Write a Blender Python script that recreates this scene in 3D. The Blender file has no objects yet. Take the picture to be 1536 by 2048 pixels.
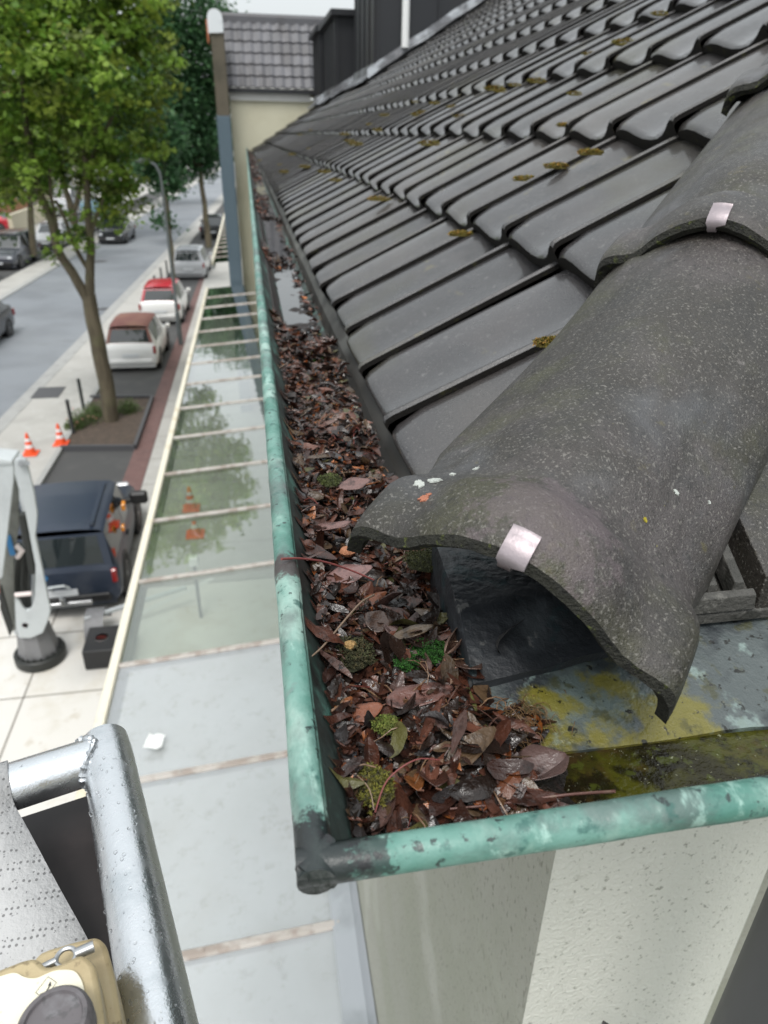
import bpy, bmesh, math, random
from mathutils import Vector, Matrix, noise
random.seed(7)
R = math.radians
H = 6.8                       # eye height above the street
# ---------------------------------------------------------------- camera, world, sun
FPX = 1420.0; CX = 768.0; CY = 1024.0
def _dir(p): return Vector((p[0]-CX, -(p[1]-CY), -FPX)).normalized()
_VY = (490.0, 268.0); _vx = 722.0
_VZ = (_vx, CY + (-FPX*FPX - (_VY[0]-CX)*(_vx-CX))/(_VY[1]-CY))
_Y = _dir(_VY); _Z = -_dir(_VZ); _X = _Y.cross(_Z)
ROT = Matrix((_X, _Y, _Z))
scene = bpy.context.scene
cam = bpy.data.cameras.new("camera"); camo = bpy.data.objects.new("camera", cam)
scene.collection.objects.link(camo); scene.camera = camo
camo.matrix_world = Matrix.Translation((0, 0, H)) @ ROT.to_4x4()
cam.sensor_fit = 'VERTICAL'; cam.sensor_height = 36.0
cam.lens = FPX/2048*36.0
cam.clip_start = 0.02; cam.clip_end = 3000
cam.dof.use_dof = True; cam.dof.focus_distance = 0.52; cam.dof.aperture_fstop = 9.5
SUN_EL, SUN_AZ = 62, 200
world = bpy.data.worlds.new("World"); scene.world = world; world.use_nodes = True
wn = world.node_tree; bg = wn.nodes["Background"]
sky = wn.nodes.new("ShaderNodeTexSky"); sky.sky_type = 'NISHITA'; sky.sun_disc = False
sky.sun_elevation = R(SUN_EL); sky.sun_rotation = R(SUN_AZ); sky.dust_density = 4; sky.air_density = 1.0
hs = wn.nodes.new("ShaderNodeHueSaturation"); hs.inputs['Saturation'].default_value = 0.3
mx = wn.nodes.new("ShaderNodeMixRGB"); mx.blend_type = 'MIX'; mx.inputs[0].default_value = 0.6
mx.inputs[2].default_value = (5.75, 6.1, 6.15, 1)
wn.links.new(sky.outputs[0], hs.inputs['Color']); wn.links.new(hs.outputs[0], mx.inputs[1])
tcw = wn.nodes.new("ShaderNodeTexCoord"); sp = wn.nodes.new("ShaderNodeSeparateXYZ"); wn.links.new(tcw.outputs['Generated'], sp.inputs[0])
mrw = wn.nodes.new("ShaderNodeMapRange"); mrw.inputs['From Min'].default_value = 0; mrw.inputs['From Max'].default_value = 1; mrw.inputs['To Min'].default_value = 1.1; mrw.inputs['To Max'].default_value = 2.2
wn.links.new(sp.outputs['Z'], mrw.inputs['Value'])   # an overcast sky is brightest overhead
vm = wn.nodes.new("ShaderNodeVectorMath"); vm.operation = 'SCALE'; wn.links.new(mx.outputs[0], vm.inputs[0]); wn.links.new(mrw.outputs[0], vm.inputs['Scale'])
wn.links.new(vm.outputs[0], bg.inputs[0]); bg.inputs[1].default_value = 0.13
sun = bpy.data.lights.new("sun", 'SUN'); sun.energy = 1.45; sun.angle = R(16); sun.color = (1, .97, .93)
suno = bpy.data.objects.new("sun", sun); scene.collection.objects.link(suno)
suno.rotation_euler = (R(90-SUN_EL), 0, R(180-SUN_AZ)); suno.location = (0, 0, 30)
scene.view_settings.view_transform = 'Standard'; scene.view_settings.look = 'None'
scene.view_settings.exposure = 0.08; scene.view_settings.gamma = 1
scene.cycles.max_bounces = 8; scene.cycles.transparent_max_bounces = 12

# ---------------------------------------------------------------- helpers
def ray(px, py): return ROT @ _dir((px, py))
def onz(px, py, z): r = ray(px, py); return r*(z/r.z)     # all three: point relative to the eye
def ony(px, py, y): r = ray(px, py); return r*(y/r.y)
def onx(px, py, x): r = ray(px, py); return r*(x/r.x)
class MB:
    """collects faces; coordinates are relative to the eye unless built with local=True"""
    def __init__(s): s.v = []; s.f = []; s.m = []; s.c = []; s.col = None; s.mi = 0
    def add(s, vs, fs, mi=None, col=None):
        o = len(s.v); s.v += [Vector(p) for p in vs]; mi = s.mi if mi is None else mi
        col = col or s.col or (1, 1, 1)
        s.c += [col]*len(vs)
        for f in fs: s.f.append([i+o for i in f]); s.m.append(mi)
    def quad(s, a, b, c, d, mi=None): s.add([a, b, c, d], [(0, 1, 2, 3)], mi)
    def box(s, lo, hi, mi=None, M=None, bev=0):
        x0, y0, z0 = lo; x1, y1, z1 = hi
        if bev:
            b = bev; vs = []; fs = []
            # chamfered box: 24 verts
            def P(x, y, z): vs.append(Vector((x, y, z))); return len(vs)-1
            X = (x0, x1); Y = (y0, y1); Z = (z0, z1); sg = (1, -1); idx = {}
            for i in (0, 1):
                for j in (0, 1):
                    for k in (0, 1):
                        idx[i, j, k, 0] = P(X[i], Y[j]+sg[j]*b, Z[k]+sg[k]*b)
                        idx[i, j, k, 1] = P(X[i]+sg[i]*b, Y[j], Z[k]+sg[k]*b)
                        idx[i, j, k, 2] = P(X[i]+sg[i]*b, Y[j]+sg[j]*b, Z[k])
            for i in (0, 1): fs.append([idx[i, 0, 0, 0], idx[i, 1, 0, 0], idx[i, 1, 1, 0], idx[i, 0, 1, 0]])
            for i in (0, 1): fs.append([idx[0, i, 0, 1], idx[1, i, 0, 1], idx[1, i, 1, 1], idx[0, i, 1, 1]])
            for i in (0, 1): fs.append([idx[0, 0, i, 2], idx[1, 0, i, 2], idx[1, 1, i, 2], idx[0, 1, i, 2]])
            for j in (0, 1):
                for k in (0, 1): fs.append([idx[0, j, k, 1], idx[1, j, k, 1], idx[1, j, k, 2], idx[0, j, k, 2]])
            for i in (0, 1):
                for k in (0, 1): fs.append([idx[i, 0, k, 0], idx[i, 1, k, 0], idx[i, 1, k, 2], idx[i, 0, k, 2]])
            for i in (0, 1):
                for j in (0, 1): fs.append([idx[i, j, 0, 0], idx[i, j, 1, 0], idx[i, j, 1, 1], idx[i, j, 0, 1]])
            for i in (0, 1):
                for j in (0, 1):
                    for k in (0, 1): fs.append([idx[i, j, k, 0], idx[i, j, k, 1], idx[i, j, k, 2]])
        else:
            vs = [Vector((x, y, z)) for z in (z0, z1) for y in (y0, y1) for x in (x0, x1)]
            fs = [(0, 2, 3, 1), (4, 5, 7, 6), (0, 1, 5, 4), (2, 6, 7, 3), (0, 4, 6, 2), (1, 3, 7, 5)]
        if M: vs = [M @ p for p in vs]
        s.add(vs, fs, mi)
    def tube(s, pts, r, n=12, mi=None, cap=True, rs=None, jit=0, col=None):
        pts = [Vector(p) for p in pts]; rs = rs or [r]*len(pts); vs = []; fs = []; N = None
        for i, p in enumerate(pts):
            d = (pts[min(i+1, len(pts)-1)]-pts[max(i-1, 0)]).normalized()
            if N is None: N = d.orthogonal().normalized()
            N = (N-d*N.dot(d)).normalized(); B = d.cross(N)
            for k in range(n):
                a = 2*math.pi*k/n; q = rs[i]*(1+(random.uniform(-jit, jit) if jit else 0))
                vs.append(p+(N*math.cos(a)+B*math.sin(a))*q)
        for i in range(len(pts)-1):
            for k in range(n): fs.append((i*n+k, i*n+(k+1) % n, (i+1)*n+(k+1) % n, (i+1)*n+k))
        if cap: fs.append(list(range(n))[::-1]); fs.append([(len(pts)-1)*n+k for k in range(n)])
        s.add(vs, fs, mi, col)
    def lathe(s, prof, c, ax='Z', n=24, mi=None, M=None):
        vs = []; fs = []; c = Vector(c)
        for r, h in prof:
            for k in range(n):
                a = 2*math.pi*k/n; x = r*math.cos(a); y = r*math.sin(a)
                p = Vector((x, y, h)) if ax == 'Z' else (Vector((h, x, y)) if ax == 'X' else Vector((x, h, y)))
                vs.append(c+(M @ p if M else p))
        for i in range(len(prof)-1):
            for k in range(n): fs.append((i*n+k, i*n+(k+1) % n, (i+1)*n+(k+1) % n, (i+1)*n+k))
        if prof[0][0] > 1e-4: fs.append(list(range(n)))
        if prof[-1][0] > 1e-4: fs.append([(len(prof)-1)*n+k for k in range(n)])
        s.add(vs, fs, mi)
    def grid(s, rows, mi=None, flip=False):
        n = len(rows[0]); vs = [p for r in rows for p in r]; fs = []
        for i in range(len(rows)-1):
            for k in range(n-1):
                f = (i*n+k, i*n+k+1, (i+1)*n+k+1, (i+1)*n+k); fs.append(f[::-1] if flip else f)
        s.add(vs, fs, mi)
    def prism(s, poly, z0, z1, mi=None, M=None):
        n = len(poly); vs = [Vector((x, y, z0)) for x, y in poly]+[Vector((x, y, z1)) for x, y in poly]
        if M: vs = [M @ p for p in vs]
        s.add(vs, [list(range(n))[::-1], [n+i for i in range(n)]]+[(i, (i+1) % n, n+(i+1) % n, n+i) for i in range(n)], mi)
    def build(s, name, mats, parent=None, smooth=False, local=False, loc=None, colors=False, ang=40, cut=None, bevel=0):
        if not isinstance(mats, (list, tuple)): mats = [mats]
        if parent is not None: org = Vector((0, 0, 0)) if local else Vector(parent['_w'])
        else: org = Vector(loc) if loc else Vector((0, 0, 0))
        sh = Vector((0, 0, 0)) if local else Vector((0, 0, H))-org
        me = bpy.data.meshes.new(name); me.from_pydata([tuple(p+sh) for p in s.v], [], s.f)
        for m in mats: me.materials.append(m)
        me.polygons.foreach_set('material_index', s.m)
        if colors:
            ca = me.color_attributes.new('tint', 'FLOAT_COLOR', 'POINT')
            ca.data.foreach_set('color', [x for c in s.c for x in (c[0], c[1], c[2], 1)])
        bm = bmesh.new(); bm.from_mesh(me)
        if cut:
            for co, no in cut:
                bmesh.ops.bisect_plane(bm, geom=bm.verts[:]+bm.edges[:]+bm.faces[:], plane_co=Vector(co)+sh, plane_no=no, clear_inner=True)
        if not colors and len(bm.faces) < 60000: bmesh.ops.recalc_face_normals(bm, faces=bm.faces)
        bm.to_mesh(me); bm.free()
        if smooth:
            me.polygons.foreach_set('use_smooth', [True]*len(me.polygons)); me.set_sharp_from_angle(angle=R(ang))
        o = bpy.data.objects.new(name, me); scene.collection.objects.link(o)
        if bevel:
            b = o.modifiers.new('bev', 'BEVEL'); b.width = bevel; b.segments = 2; b.limit_method = 'ANGLE'
        if parent is not None: o.parent = parent
        else:
            o.location = org
            o['_w'] = tuple(org)
        return o
def tag(o, label=None, cat=None, group=None, kind=None):
    if label: o['label'] = label
    if cat: o['category'] = cat
    if group: o['group'] = group
    if kind: o['kind'] = kind
    return o
def empty(name, loc, label, cat, group=None, rz=0):
    o = bpy.data.objects.new(name, None); scene.collection.objects.link(o)
    o.location = loc; o.rotation_euler = (0, 0, rz); o['_w'] = tuple(loc); o.empty_display_size = .1
    return tag(o, label, cat, group)
def copy_tree(o, parent=None):
    c = o.copy(); scene.collection.objects.link(c); c.parent = parent
    for ch in list(o.children): copy_tree(ch, c)
    return c

# ---------------------------------------------------------------- materials
def mat(name, base, rough=.6, layers=(), bump=(), metal=0, spec=.5, coat=0, tint=False, island=0, rvar=None, alpha=None, trans=0, ior=1.45, emit=None, vor=None, axis=None):
    """layers: (colour, scale, lo, hi, amount[, detail[, stretch]]); near layers: (colour, 'near', centre, radius, noise scale, amount)"""
    m = bpy.data.materials.new(name); m.use_nodes = True; nt = m.node_tree; N = nt.nodes; L = nt.links
    b = N["Principled BSDF"]
    tc = N.new("ShaderNodeNewGeometry"); P = tc.outputs['Position']
    def rgb(c): n = N.new("ShaderNodeRGB"); n.outputs[0].default_value = (*c[:3], 1); return n.outputs[0]
    def noi(scale, detail=4, rg=.6, st=None, off=0):
        n = N.new("ShaderNodeTexNoise"); n.inputs['Scale'].default_value = scale; n.inputs['Detail'].default_value = detail
        n.inputs['Roughness'].default_value = rg
        src = P
        if st or off:
            mp = N.new("ShaderNodeMapping"); mp.inputs['Scale'].default_value = st or (1, 1, 1); mp.inputs['Location'].default_value = (off, off*.7, off*.3)
            L.new(P, mp.inputs['Vector']); src = mp.outputs[0]
        L.new(src, n.inputs['Vector']); return n.outputs['Fac']
    def ramp(x, lo, hi):
        n = N.new("ShaderNodeMapRange"); n.interpolation_type = 'SMOOTHSTEP'; n.inputs['From Min'].default_value = lo; n.inputs['From Max'].default_value = hi
        L.new(x, n.inputs['Value']); return n.outputs[0]
    def mul(x, k):
        n = N.new("ShaderNodeMath"); n.operation = 'MULTIPLY'
        L.new(x, n.inputs[0])
        if isinstance(k, (int, float)): n.inputs[1].default_value = k
        else: L.new(k, n.inputs[1])
        return n.outputs[0]
    def mixc(f, a, c):
        n = N.new("ShaderNodeMixRGB"); L.new(a, n.inputs[1]); L.new(c, n.inputs[2])
        if isinstance(f, (int, float)): n.inputs[0].default_value = f
        else: L.new(f, n.inputs[0])
        return n.outputs[0]
    if tint:
        at = N.new("ShaderNodeAttribute"); at.attribute_name = 'tint'; col = at.outputs['Color']
    else: col = rgb(base)
    if island:
        g = N.new("ShaderNodeNewGeometry"); mr = N.new("ShaderNodeMapRange"); mr.inputs['To Min'].default_value = 1-island; mr.inputs['To Max'].default_value = 1+island
        L.new(g.outputs['Random Per Island'], mr.inputs['Value'])
        hh = N.new("ShaderNodeHueSaturation"); L.new(mr.outputs[0], hh.inputs['Value']); L.new(col, hh.inputs['Color']); col = hh.outputs[0]
    for i, l in enumerate(layers):
        if l[1] == 'near':
            _, _, c, rad, sc, am = l
            d = N.new("ShaderNodeVectorMath"); d.operation = 'DISTANCE'; L.new(P, d.inputs[0]); d.inputs[1].default_value = (c[0], c[1], c[2]+H)
            a1 = N.new("ShaderNodeMath"); a1.operation = 'MULTIPLY_ADD'; L.new(noi(sc, 5, .7), a1.inputs[0]); a1.inputs[1].default_value = -rad*2.2; L.new(d.outputs['Value'], a1.inputs[2])
            x = ramp(a1.outputs[0], -rad*.12, -rad*.4)
        else:
            am = l[4]; x = ramp(noi(l[1], l[5] if len(l) > 5 else 4, .6, l[6] if len(l) > 6 else None, off=i*3.7+.3), l[2], l[3])
        col = mixc(mul(x, am), col, rgb(l[0]))
    if vor:   # small dark pits: (scale, radius, colour)
        v = N.new("ShaderNodeTexVoronoi"); v.inputs['Scale'].default_value = vor[0]; v.inputs['Randomness'].default_value = .22; L.new(P, v.inputs['Vector'])
        col = mixc(mul(ramp(v.outputs['Distance'], vor[1], vor[1]*.6), vor[3]), col, rgb(vor[2]))
    L.new(col, b.inputs['Base Color'])
    b.inputs['Metallic'].default_value = metal; b.inputs['Specular IOR Level'].default_value = spec
    b.inputs['Roughness'].default_value = rough; b.inputs['Coat Weight'].default_value = coat; b.inputs['Coat Roughness'].default_value = .14
    if rvar:
        mr = N.new("ShaderNodeMapRange"); L.new(noi(rvar[0], 4), mr.inputs['Value']); mr.inputs['From Min'].default_value = .3; mr.inputs['From Max'].default_value = .7
        mr.inputs['To Min'].default_value = rvar[1]; mr.inputs['To Max'].default_value = rvar[2]; L.new(mr.outputs[0], b.inputs['Roughness'])
    if trans: b.inputs['Transmission Weight'].default_value = trans; b.inputs['IOR'].default_value = ior
    if bump:
        prev = None
        for sc, dist, *rest in bump:
            n = N.new("ShaderNodeBump"); n.inputs['Strength'].default_value = 1.0; n.inputs['Distance'].default_value = dist
            L.new(noi(sc, rest[0] if rest else 3, .6, rest[1] if len(rest) > 1 else None), n.inputs['Height'])
            if prev: L.new(prev, n.inputs['Normal'])
            prev = n.outputs[0]
        L.new(prev, b.inputs['Normal'])
    return m
M = {}
M['tile'] = mat('roof_tile_glaze', (.017, .0155, .0165), .4, island=.3, layers=[((.050, .043, .042), 7, .45, .7, .5), ((.20, .19, .185), 330, .60, .74, .5, 2), ((.16, .155, .15), 75, .62, .70, .45, 6), ((.025, .023, .023), 22, .5, .68, .5), ((.070, .060, .050), 1.3, .48, .7, .5), ((.035, .032, .012), 3.1, .5, .68, .6), ((.10, .085, .03), 17, .64, .72, .6)],
                bump=[(420, .0012, 3), (60, .0006, 4)], rvar=(19, .24, .50), spec=.6, coat=.75)
M['tile_edge'] = mat('tile_edge_shadow_dirt', (.008, .007, .006), .8, spec=.25, layers=[((.035, .035, .010), 60, .58, .72, .5)], bump=[(300, .001)])  # dirty tile feet and lips, coloured near-black to hold the step shadow
M['hip'] = mat('ridge_tile_concrete', (.025, .021, .016), .46, spec=.6,
               layers=[((.060, .051, .050), 7, .44, .64, .8), ((.040, .040, .014), 9, .47, .64, .75), ((.015, .013, .011), 15, .48, .64, .6),
                       ((.19, .18, .16), 400, .55, .68, .65, 3), ((.008, .007, .005), 170, .54, .68, .6, 4), ((.014, .013, .012), 420, .55, .7, .5, 3), ((.30, .29, .28), 260, .72, .76, .4, 2), ((.10, .105, .115), 6, .52, .70, .55), ((.10, .085, .03), 34, .64, .74, .6, 6), ((.22, .20, .19), 60, .66, .72, .35, 8, (1, 1, .3)), ((.12, .09, .10), 'near', (.158, .345, -.21), .05, 60, .45), ((.3, .27, .05), 210, .74, .78, .6)],
               bump=[(700, .0011, 3), (200, .0007, 3)], rvar=(25, .32, .56))
M['hip_rim'] = mat('mossy_rim', (.018, .018, .012), .8, layers=[((.10, .12, .02), 130, .56, .68, .7), ((.006, .006, .005), 60, .5, .6, .7)], bump=[(500, .003), (150, .004)])
PAT = [((.05, .165, .13), 13, .46, .60, .75, 5), ((.36, .50, .44), 19, .50, .66, .7, 5, (1, .6, 1)), ((.085, .105, .10), 26, .50, .62, .7, 6, (.5, .3, 1)), ((.42, .62, .55), 55, .60, .70, .5, 5, (1, .3, 1)), ((.03, .10, .085), 60, .58, .67, .8, 6), ((.015, .018, .02), 100, .60, .66, .85, 6), ((.05, .10, .09), 8, .50, .66, .5, 6),
       ((.16, .15, .16), 30, .62, .70, .5), ((.012, .012, .014), 'near', (.008, .207, -.29), .030, 85, .95), ((.012, .012, .014), 'near', (.035, .205, -.285), .012, 120, .8), ((.05, .035, .035), 'near', (.008, .452, -.28), .02, 60, .9),
       ((.012, .012, .014), 'near', (.262, .20, -.296), .022, 60, .8)]
M['patina'] = mat('copper_patina', (.13, .265, .225), .42, layers=PAT, bump=[(45, .0022, 2), (400, .0004, 3)], spec=.5, rvar=(30, .28, .55))
M['copper_in'] = mat('gutter_inside_dirty_copper', (.03, .045, .04), .55, layers=[((.10, .25, .2), 20, .5, .66, .6), ((.012, .010, .009), 14, .45, .6, .8)], bump=[(120, .001)])
M['apron'] = mat('weathered_copper_apron', (.075, .09, .09), .45, spec=.5,
                 layers=[((.15, .20, .185), 9, .48, .66, .7), ((.018, .021, .026), 13, .47, .60, .85), ((.17, .15, .018), 12, .525, .60, .85, 8), ((.05, .05, .015), 45, .56, .66, .7), ((.30, .40, .37), 34, .60, .70, .5), ((.008, .008, .006), 120, .60, .66, .95, 5)], bump=[(60, .0015), (260, .0010)], rvar=(22, .25, .6))
M['lead'] = mat('dark_lead_flashing', (.024, .027, .031), .4, layers=[((.075, .085, .092), 14, .52, .7, .7), ((.012, .045, .05), 22, .56, .66, .6), ((.2, .2, .19), 45, .66, .72, .5), ((.01, .01, .01), 9, .45, .6, .6)], bump=[(26, .004), (150, .0012)], rvar=(22, .25, .6))
M['alu_clip'] = mat('clip_aluminium', (.30, .26, .275), .42, layers=[((.16, .13, .14), 70, .5, .75, .6)], metal=.55, bump=[(200, .0003)])
M['stucco'] = mat('white_stucco', (.69, .69, .63), .85, layers=[((.48, .48, .42), 1.6, .4, .7, .5), ((.20, .20, .16), 130, .60, .70, .65, 3), ((.28, .28, .22), 24, .62, .75, .4)], bump=[(160, .0025, 3), (40, .0015)])
M['stucco_shaded'] = mat('shaded_stained_stucco', (.32, .32, .275), .85, layers=[((.28, .29, .23), 1.8, .38, .62, .75), ((.13, .13, .10), 120, .575, .68, .7, 3, (1, 1, .45)), ((.48, .48, .43), 2.3, .55, .7, .35)], bump=[(150, .004, 3), (40, .005)])  # grey copy of the white stucco: wall shade painted in, stains too
M['pipe_dark'] = mat('dark_grey_downpipe', (.045, .047, .048), .5, layers=[((.09, .09, .085), 9, .5, .7, .5)])
M['beige'] = mat('beige_render', (.62, .60, .46), .85, layers=[((.52, .49, .36), 1.5, .4, .7, .5)], bump=[(50, .004)])
M['cornice'] = mat('white_cornice_paint', (.62, .62, .60), .6, layers=[((.4, .4, .38), 4, .5, .7, .4)])
M['slate_blue'] = mat('blue_grey_cladding', (.085, .125, .155), .5, layers=[((.06, .09, .12), 1.2, .4, .7, .5, 3, (1, 1, .2))])
M['slate_brown'] = mat('brown_cladding', (.10, .085, .06), .7, layers=[((.05, .045, .03), 2, .45, .65, .6), ((.07, .085, .05), .9, .5, .7, .5)])
M['cap_white'] = mat('pale_zinc_cap', (.68, .71, .73), .4, layers=[((.5, .52, .54), 3, .5, .7, .4)], metal=.2)
M['terracotta'] = mat('terracotta', (.42, .15, .07), .8)
M['far_tile'] = mat('grey_pantiles', (.10, .10, .11), .45, island=.25, layers=[((.06, .055, .055), 2, .45, .65, .5)])
M['clad'] = mat('charcoal_metal_cladding', (.018, .020, .024), .5, layers=[((.03, .028, .028), .8, .4, .7, .5, 3, (1, 1, .15))], metal=.1)
M['flash'] = mat('bright_zinc_flashing', (.34, .36, .38), .35, layers=[((.07, .07, .075), 2.2, .42, .58, .9), ((.2, .2, .21), 6, .5, .7, .5)], metal=.5, bump=[(20, .006)])
M['white_paint'] = mat('white_painted_metal', (.75, .76, .75), .4, layers=[((.5, .5, .48), 5, .55, .7, .3)])
M['cream_rail'] = mat('cream_edge_profile', (.72, .68, .56), .5, layers=[((.5, .40, .22), 2.2, .56, .68, .5)])
M['rafter'] = mat('weathered_rafter_cap', (.44, .41, .38), .6, layers=[((.24, .19, .155), 9, .42, .62, .7), ((.12, .12, .12), 30, .62, .72, .5)], bump=[(60, .002)])
M['zinc'] = mat('dull_zinc_tray', (.36, .38, .40), .4, metal=.3, layers=[((.2, .22, .22), 3, .45, .65, .5)])

def glassmat(name, tr, tint, dirt, refl=1.0):
    m = bpy.data.materials.new(name); m.use_nodes = True; nt = m.node_tree; N = nt.nodes; L = nt.links
    N.clear(); out = N.new("ShaderNodeOutputMaterial")
    g = N.new("ShaderNodeBsdfGlossy"); g.inputs['Roughness'].default_value = .03; g.inputs['Color'].default_value = (1, 1, 1, 1)
    t = N.new("ShaderNodeBsdfTransparent"); t.inputs['Color'].default_value = (*tint, 1)
    d = N.new("ShaderNodeBsdfDiffuse"); d.inputs['Color'].default_value = (*dirt, 1)
    ge = N.new("ShaderNodeNewGeometry")
    n1 = N.new("ShaderNodeTexNoise"); n1.inputs['Scale'].default_value = 2.2; n1.inputs['Detail'].default_value = 9; L.new(ge.outputs['Position'], n1.inputs['Vector'])
    mr = N.new("ShaderNodeMapRange"); L.new(n1.outputs['Fac'], mr.inputs['Value']); mr.inputs['From Min'].default_value = .3; mr.inputs['From Max'].default_value = .75
    mr.inputs['To Min'].default_value = max(0, 1-tr-.08); mr.inputs['To Max'].default_value = min(1, 1-tr+.12)
    a = N.new("ShaderNodeMixShader"); L.new(mr.outputs[0], a.inputs[0]); L.new(t.outputs[0], a.inputs[1]); L.new(d.outputs[0], a.inputs[2])
    n3 = N.new("ShaderNodeTexNoise"); n3.inputs['Scale'].default_value = 9; n3.inputs['Detail'].default_value = 10; n3.inputs['Roughness'].default_value = .72; L.new(ge.outputs['Position'], n3.inputs['Vector'])
    m3 = N.new("ShaderNodeMapRange"); L.new(n3.outputs['Fac'], m3.inputs['Value']); m3.inputs['From Min'].default_value = .54; m3.inputs['From Max'].default_value = .72
    m4 = N.new("ShaderNodeMath"); m4.operation = 'MULTIPLY'; m4.inputs[1].default_value = .55; L.new(m3.outputs[0], m4.inputs[0])
    mc = N.new("ShaderNodeMixRGB"); mc.inputs[1].default_value = (*dirt, 1); mc.inputs[2].default_value = (dirt[0]*.45, dirt[1]*.42, dirt[2]*.36, 1); L.new(m4.outputs[0], mc.inputs[0]); L.new(mc.outputs[0], d.inputs['Color'])
    f = N.new("ShaderNodeFresnel"); f.inputs['IOR'].default_value = 1.5
    fm = N.new("ShaderNodeMath"); fm.operation = 'MULTIPLY'; fm.inputs[1].default_value = 1.7*refl; fm.use_clamp = True; L.new(f.outputs[0], fm.inputs[0])
    bp = N.new("ShaderNodeBump"); bp.inputs['Distance'].default_value = .0016; n2 = N.new("ShaderNodeTexNoise"); n2.inputs['Scale'].default_value = 3.5; L.new(ge.outputs['Position'], n2.inputs['Vector']); L.new(n2.outputs['Fac'], bp.inputs['Height']); L.new(bp.outputs[0], g.inputs['Normal'])
    b = N.new("ShaderNodeMixShader"); L.new(fm.outputs[0], b.inputs[0]); L.new(a.outputs[0], b.inputs[1]); L.new(g.outputs[0], b.inputs[2])
    L.new(b.outputs[0], out.inputs[0]); return m
M['glass_clear'] = glassmat('clear_canopy_glass', .74, (.55, .63, .55), (.20, .23, .19), 1.5)
M['glass_milky'] = glassmat('frosted_canopy_glass', .42, (.62, .67, .68), (.40, .425, .44), 1.5)
M['water'] = mat('rain_water', (.012, .012, .012), .03, spec=.9, bump=[(30, .0003)])
M['water_olive'] = mat('algae_water', (.018, .016, .005), .25, layers=[((.055, .056, .006), 14, .45, .60, .85, 6), ((.045, .026, .010), 24, .50, .62, .7, 6), ((.006, .005, .003), 38, .48, .60, .85, 6), ((.05, .06, .01), 90, .56, .64, .7, 5), ((.24, .25, .17), 240, .655, .69, .7, 4)], bump=[(50, .0015), (180, .0012)], spec=.3)
M['litter_bed'] = mat('wet_humus', (.014, .009, .007), .35, layers=[((.05, .025, .018), 130, .5, .7, .8)], bump=[(180, .006), (500, .003)])
M['leaf'] = mat('wet_dead_leaf', (1, 1, 1), .28, tint=True, layers=[((.008, .005, .004), 90, .48, .68, .7), ((.10, .07, .06), 200, .6, .75, .3)], bump=[(260, .0009), (90, .001)], spec=.5, rvar=(80, .14, .46))
M['twig'] = mat('twig_bark', (.12, .055, .045), .5, layers=[((.2, .14, .1), 150, .5, .7, .6)])
M['needle'] = mat('dry_moss_fibre', (.13, .075, .03), .7)
M['moss_green'] = mat('bright_moss', (.03, .13, .012), .8, tint=True)
M['lichen'] = mat('pale_lichen', (.40, .42, .39), .9, bump=[(300, .002)])
M['bark_red'] = mat('reddish_bark_flake', (.32, .12, .07), .8, bump=[(300, .002)])
# street
M['asphalt'] = mat('road_asphalt', (.20, .215, .235), .6, layers=[((.145, .155, .17), .35, .4, .65, .7), ((.26, .275, .29), .12, .45, .7, .6), ((.13, .135, .14), 1.5, .6, .75, .4)], bump=[(60, .004)])
M['bay'] = mat('parking_bay_asphalt', (.062, .062, .062), .85, layers=[((.09, .088, .085), 1.5, .45, .7, .5), ((.15, .14, .12), 9, .68, .74, .5)])
M['paving'] = mat('pale_concrete_paving', (.40, .39, .365), .8, layers=[((.31, .30, .28), .9, .4, .7, .6), ((.46, .46, .44), 3, .5, .7, .5)])
M['paving_white'] = mat('pale_stone_forecourt', (.62, .60, .56), .7, layers=[((.50, .46, .38), 1.4, .48, .68, .6), ((.40, .34, .24), 4.5, .6, .72, .4), ((.7, .7, .68), .7, .5, .7, .5)])
M['kerb'] = mat('kerb_stone', (.34, .34, .33), .8, layers=[((.24, .24, .23), 3, .4, .7, .5)])
M['brick_strip'] = mat('reddish_brick_paving', (.15, .085, .078), .85, layers=[((.10, .06, .055), 3, .4, .7, .6), ((.2, .14, .13), 9, .5, .7, .4)])
M['soil'] = mat('tree_pit_soil', (.085, .062, .048), .95, layers=[((.05, .04, .03), 6, .4, .6, .6), ((.15, .11, .08), 14, .55, .7, .5)], bump=[(12, .03)])
M['ground'] = mat('ground_far', (.22, .22, .20), .9, layers=[((.12, .15, .07), .05, .45, .6, .6)])
M['iron'] = mat('cast_iron_cover', (.07, .07, .075), .6)
M['bark'] = mat('tree_bark', (.12, .10, .066), .9, layers=[((.05, .04, .026), 7, .42, .6, .6, 5, (1, 1, .2)), ((.12, .125, .06), 2, .5, .7, .5)], bump=[(14, .02, 4, (1, 1, .25))])
M['foliage'] = mat('tree_leaves', (1, 1, 1), .42, tint=True, spec=.4)
def addtrans(m, w=.35):
    b = m.node_tree.nodes["Principled BSDF"]; nt = m.node_tree
    t = nt.nodes.new("ShaderNodeBsdfTranslucent"); mi = nt.nodes.new("ShaderNodeMixShader"); mi.inputs[0].default_value = w
    src = b.inputs['Base Color'].links[0].from_socket; nt.links.new(src, t.inputs['Color'])
    out = [n for n in nt.nodes if n.type == 'OUTPUT_MATERIAL'][0]
    nt.links.new(b.outputs[0], mi.inputs[1]); nt.links.new(t.outputs[0], mi.inputs[2]); nt.links.new(mi.outputs[0], out.inputs[0])
addtrans(M['foliage'], .58); addtrans(M['moss_green'], .2)
def paint(name, c, rough=.25): return mat(name, c, rough, coat=.6, spec=.5, layers=[(tuple(x*.8 for x in c), 2.5, .4, .7, .3)])
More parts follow.
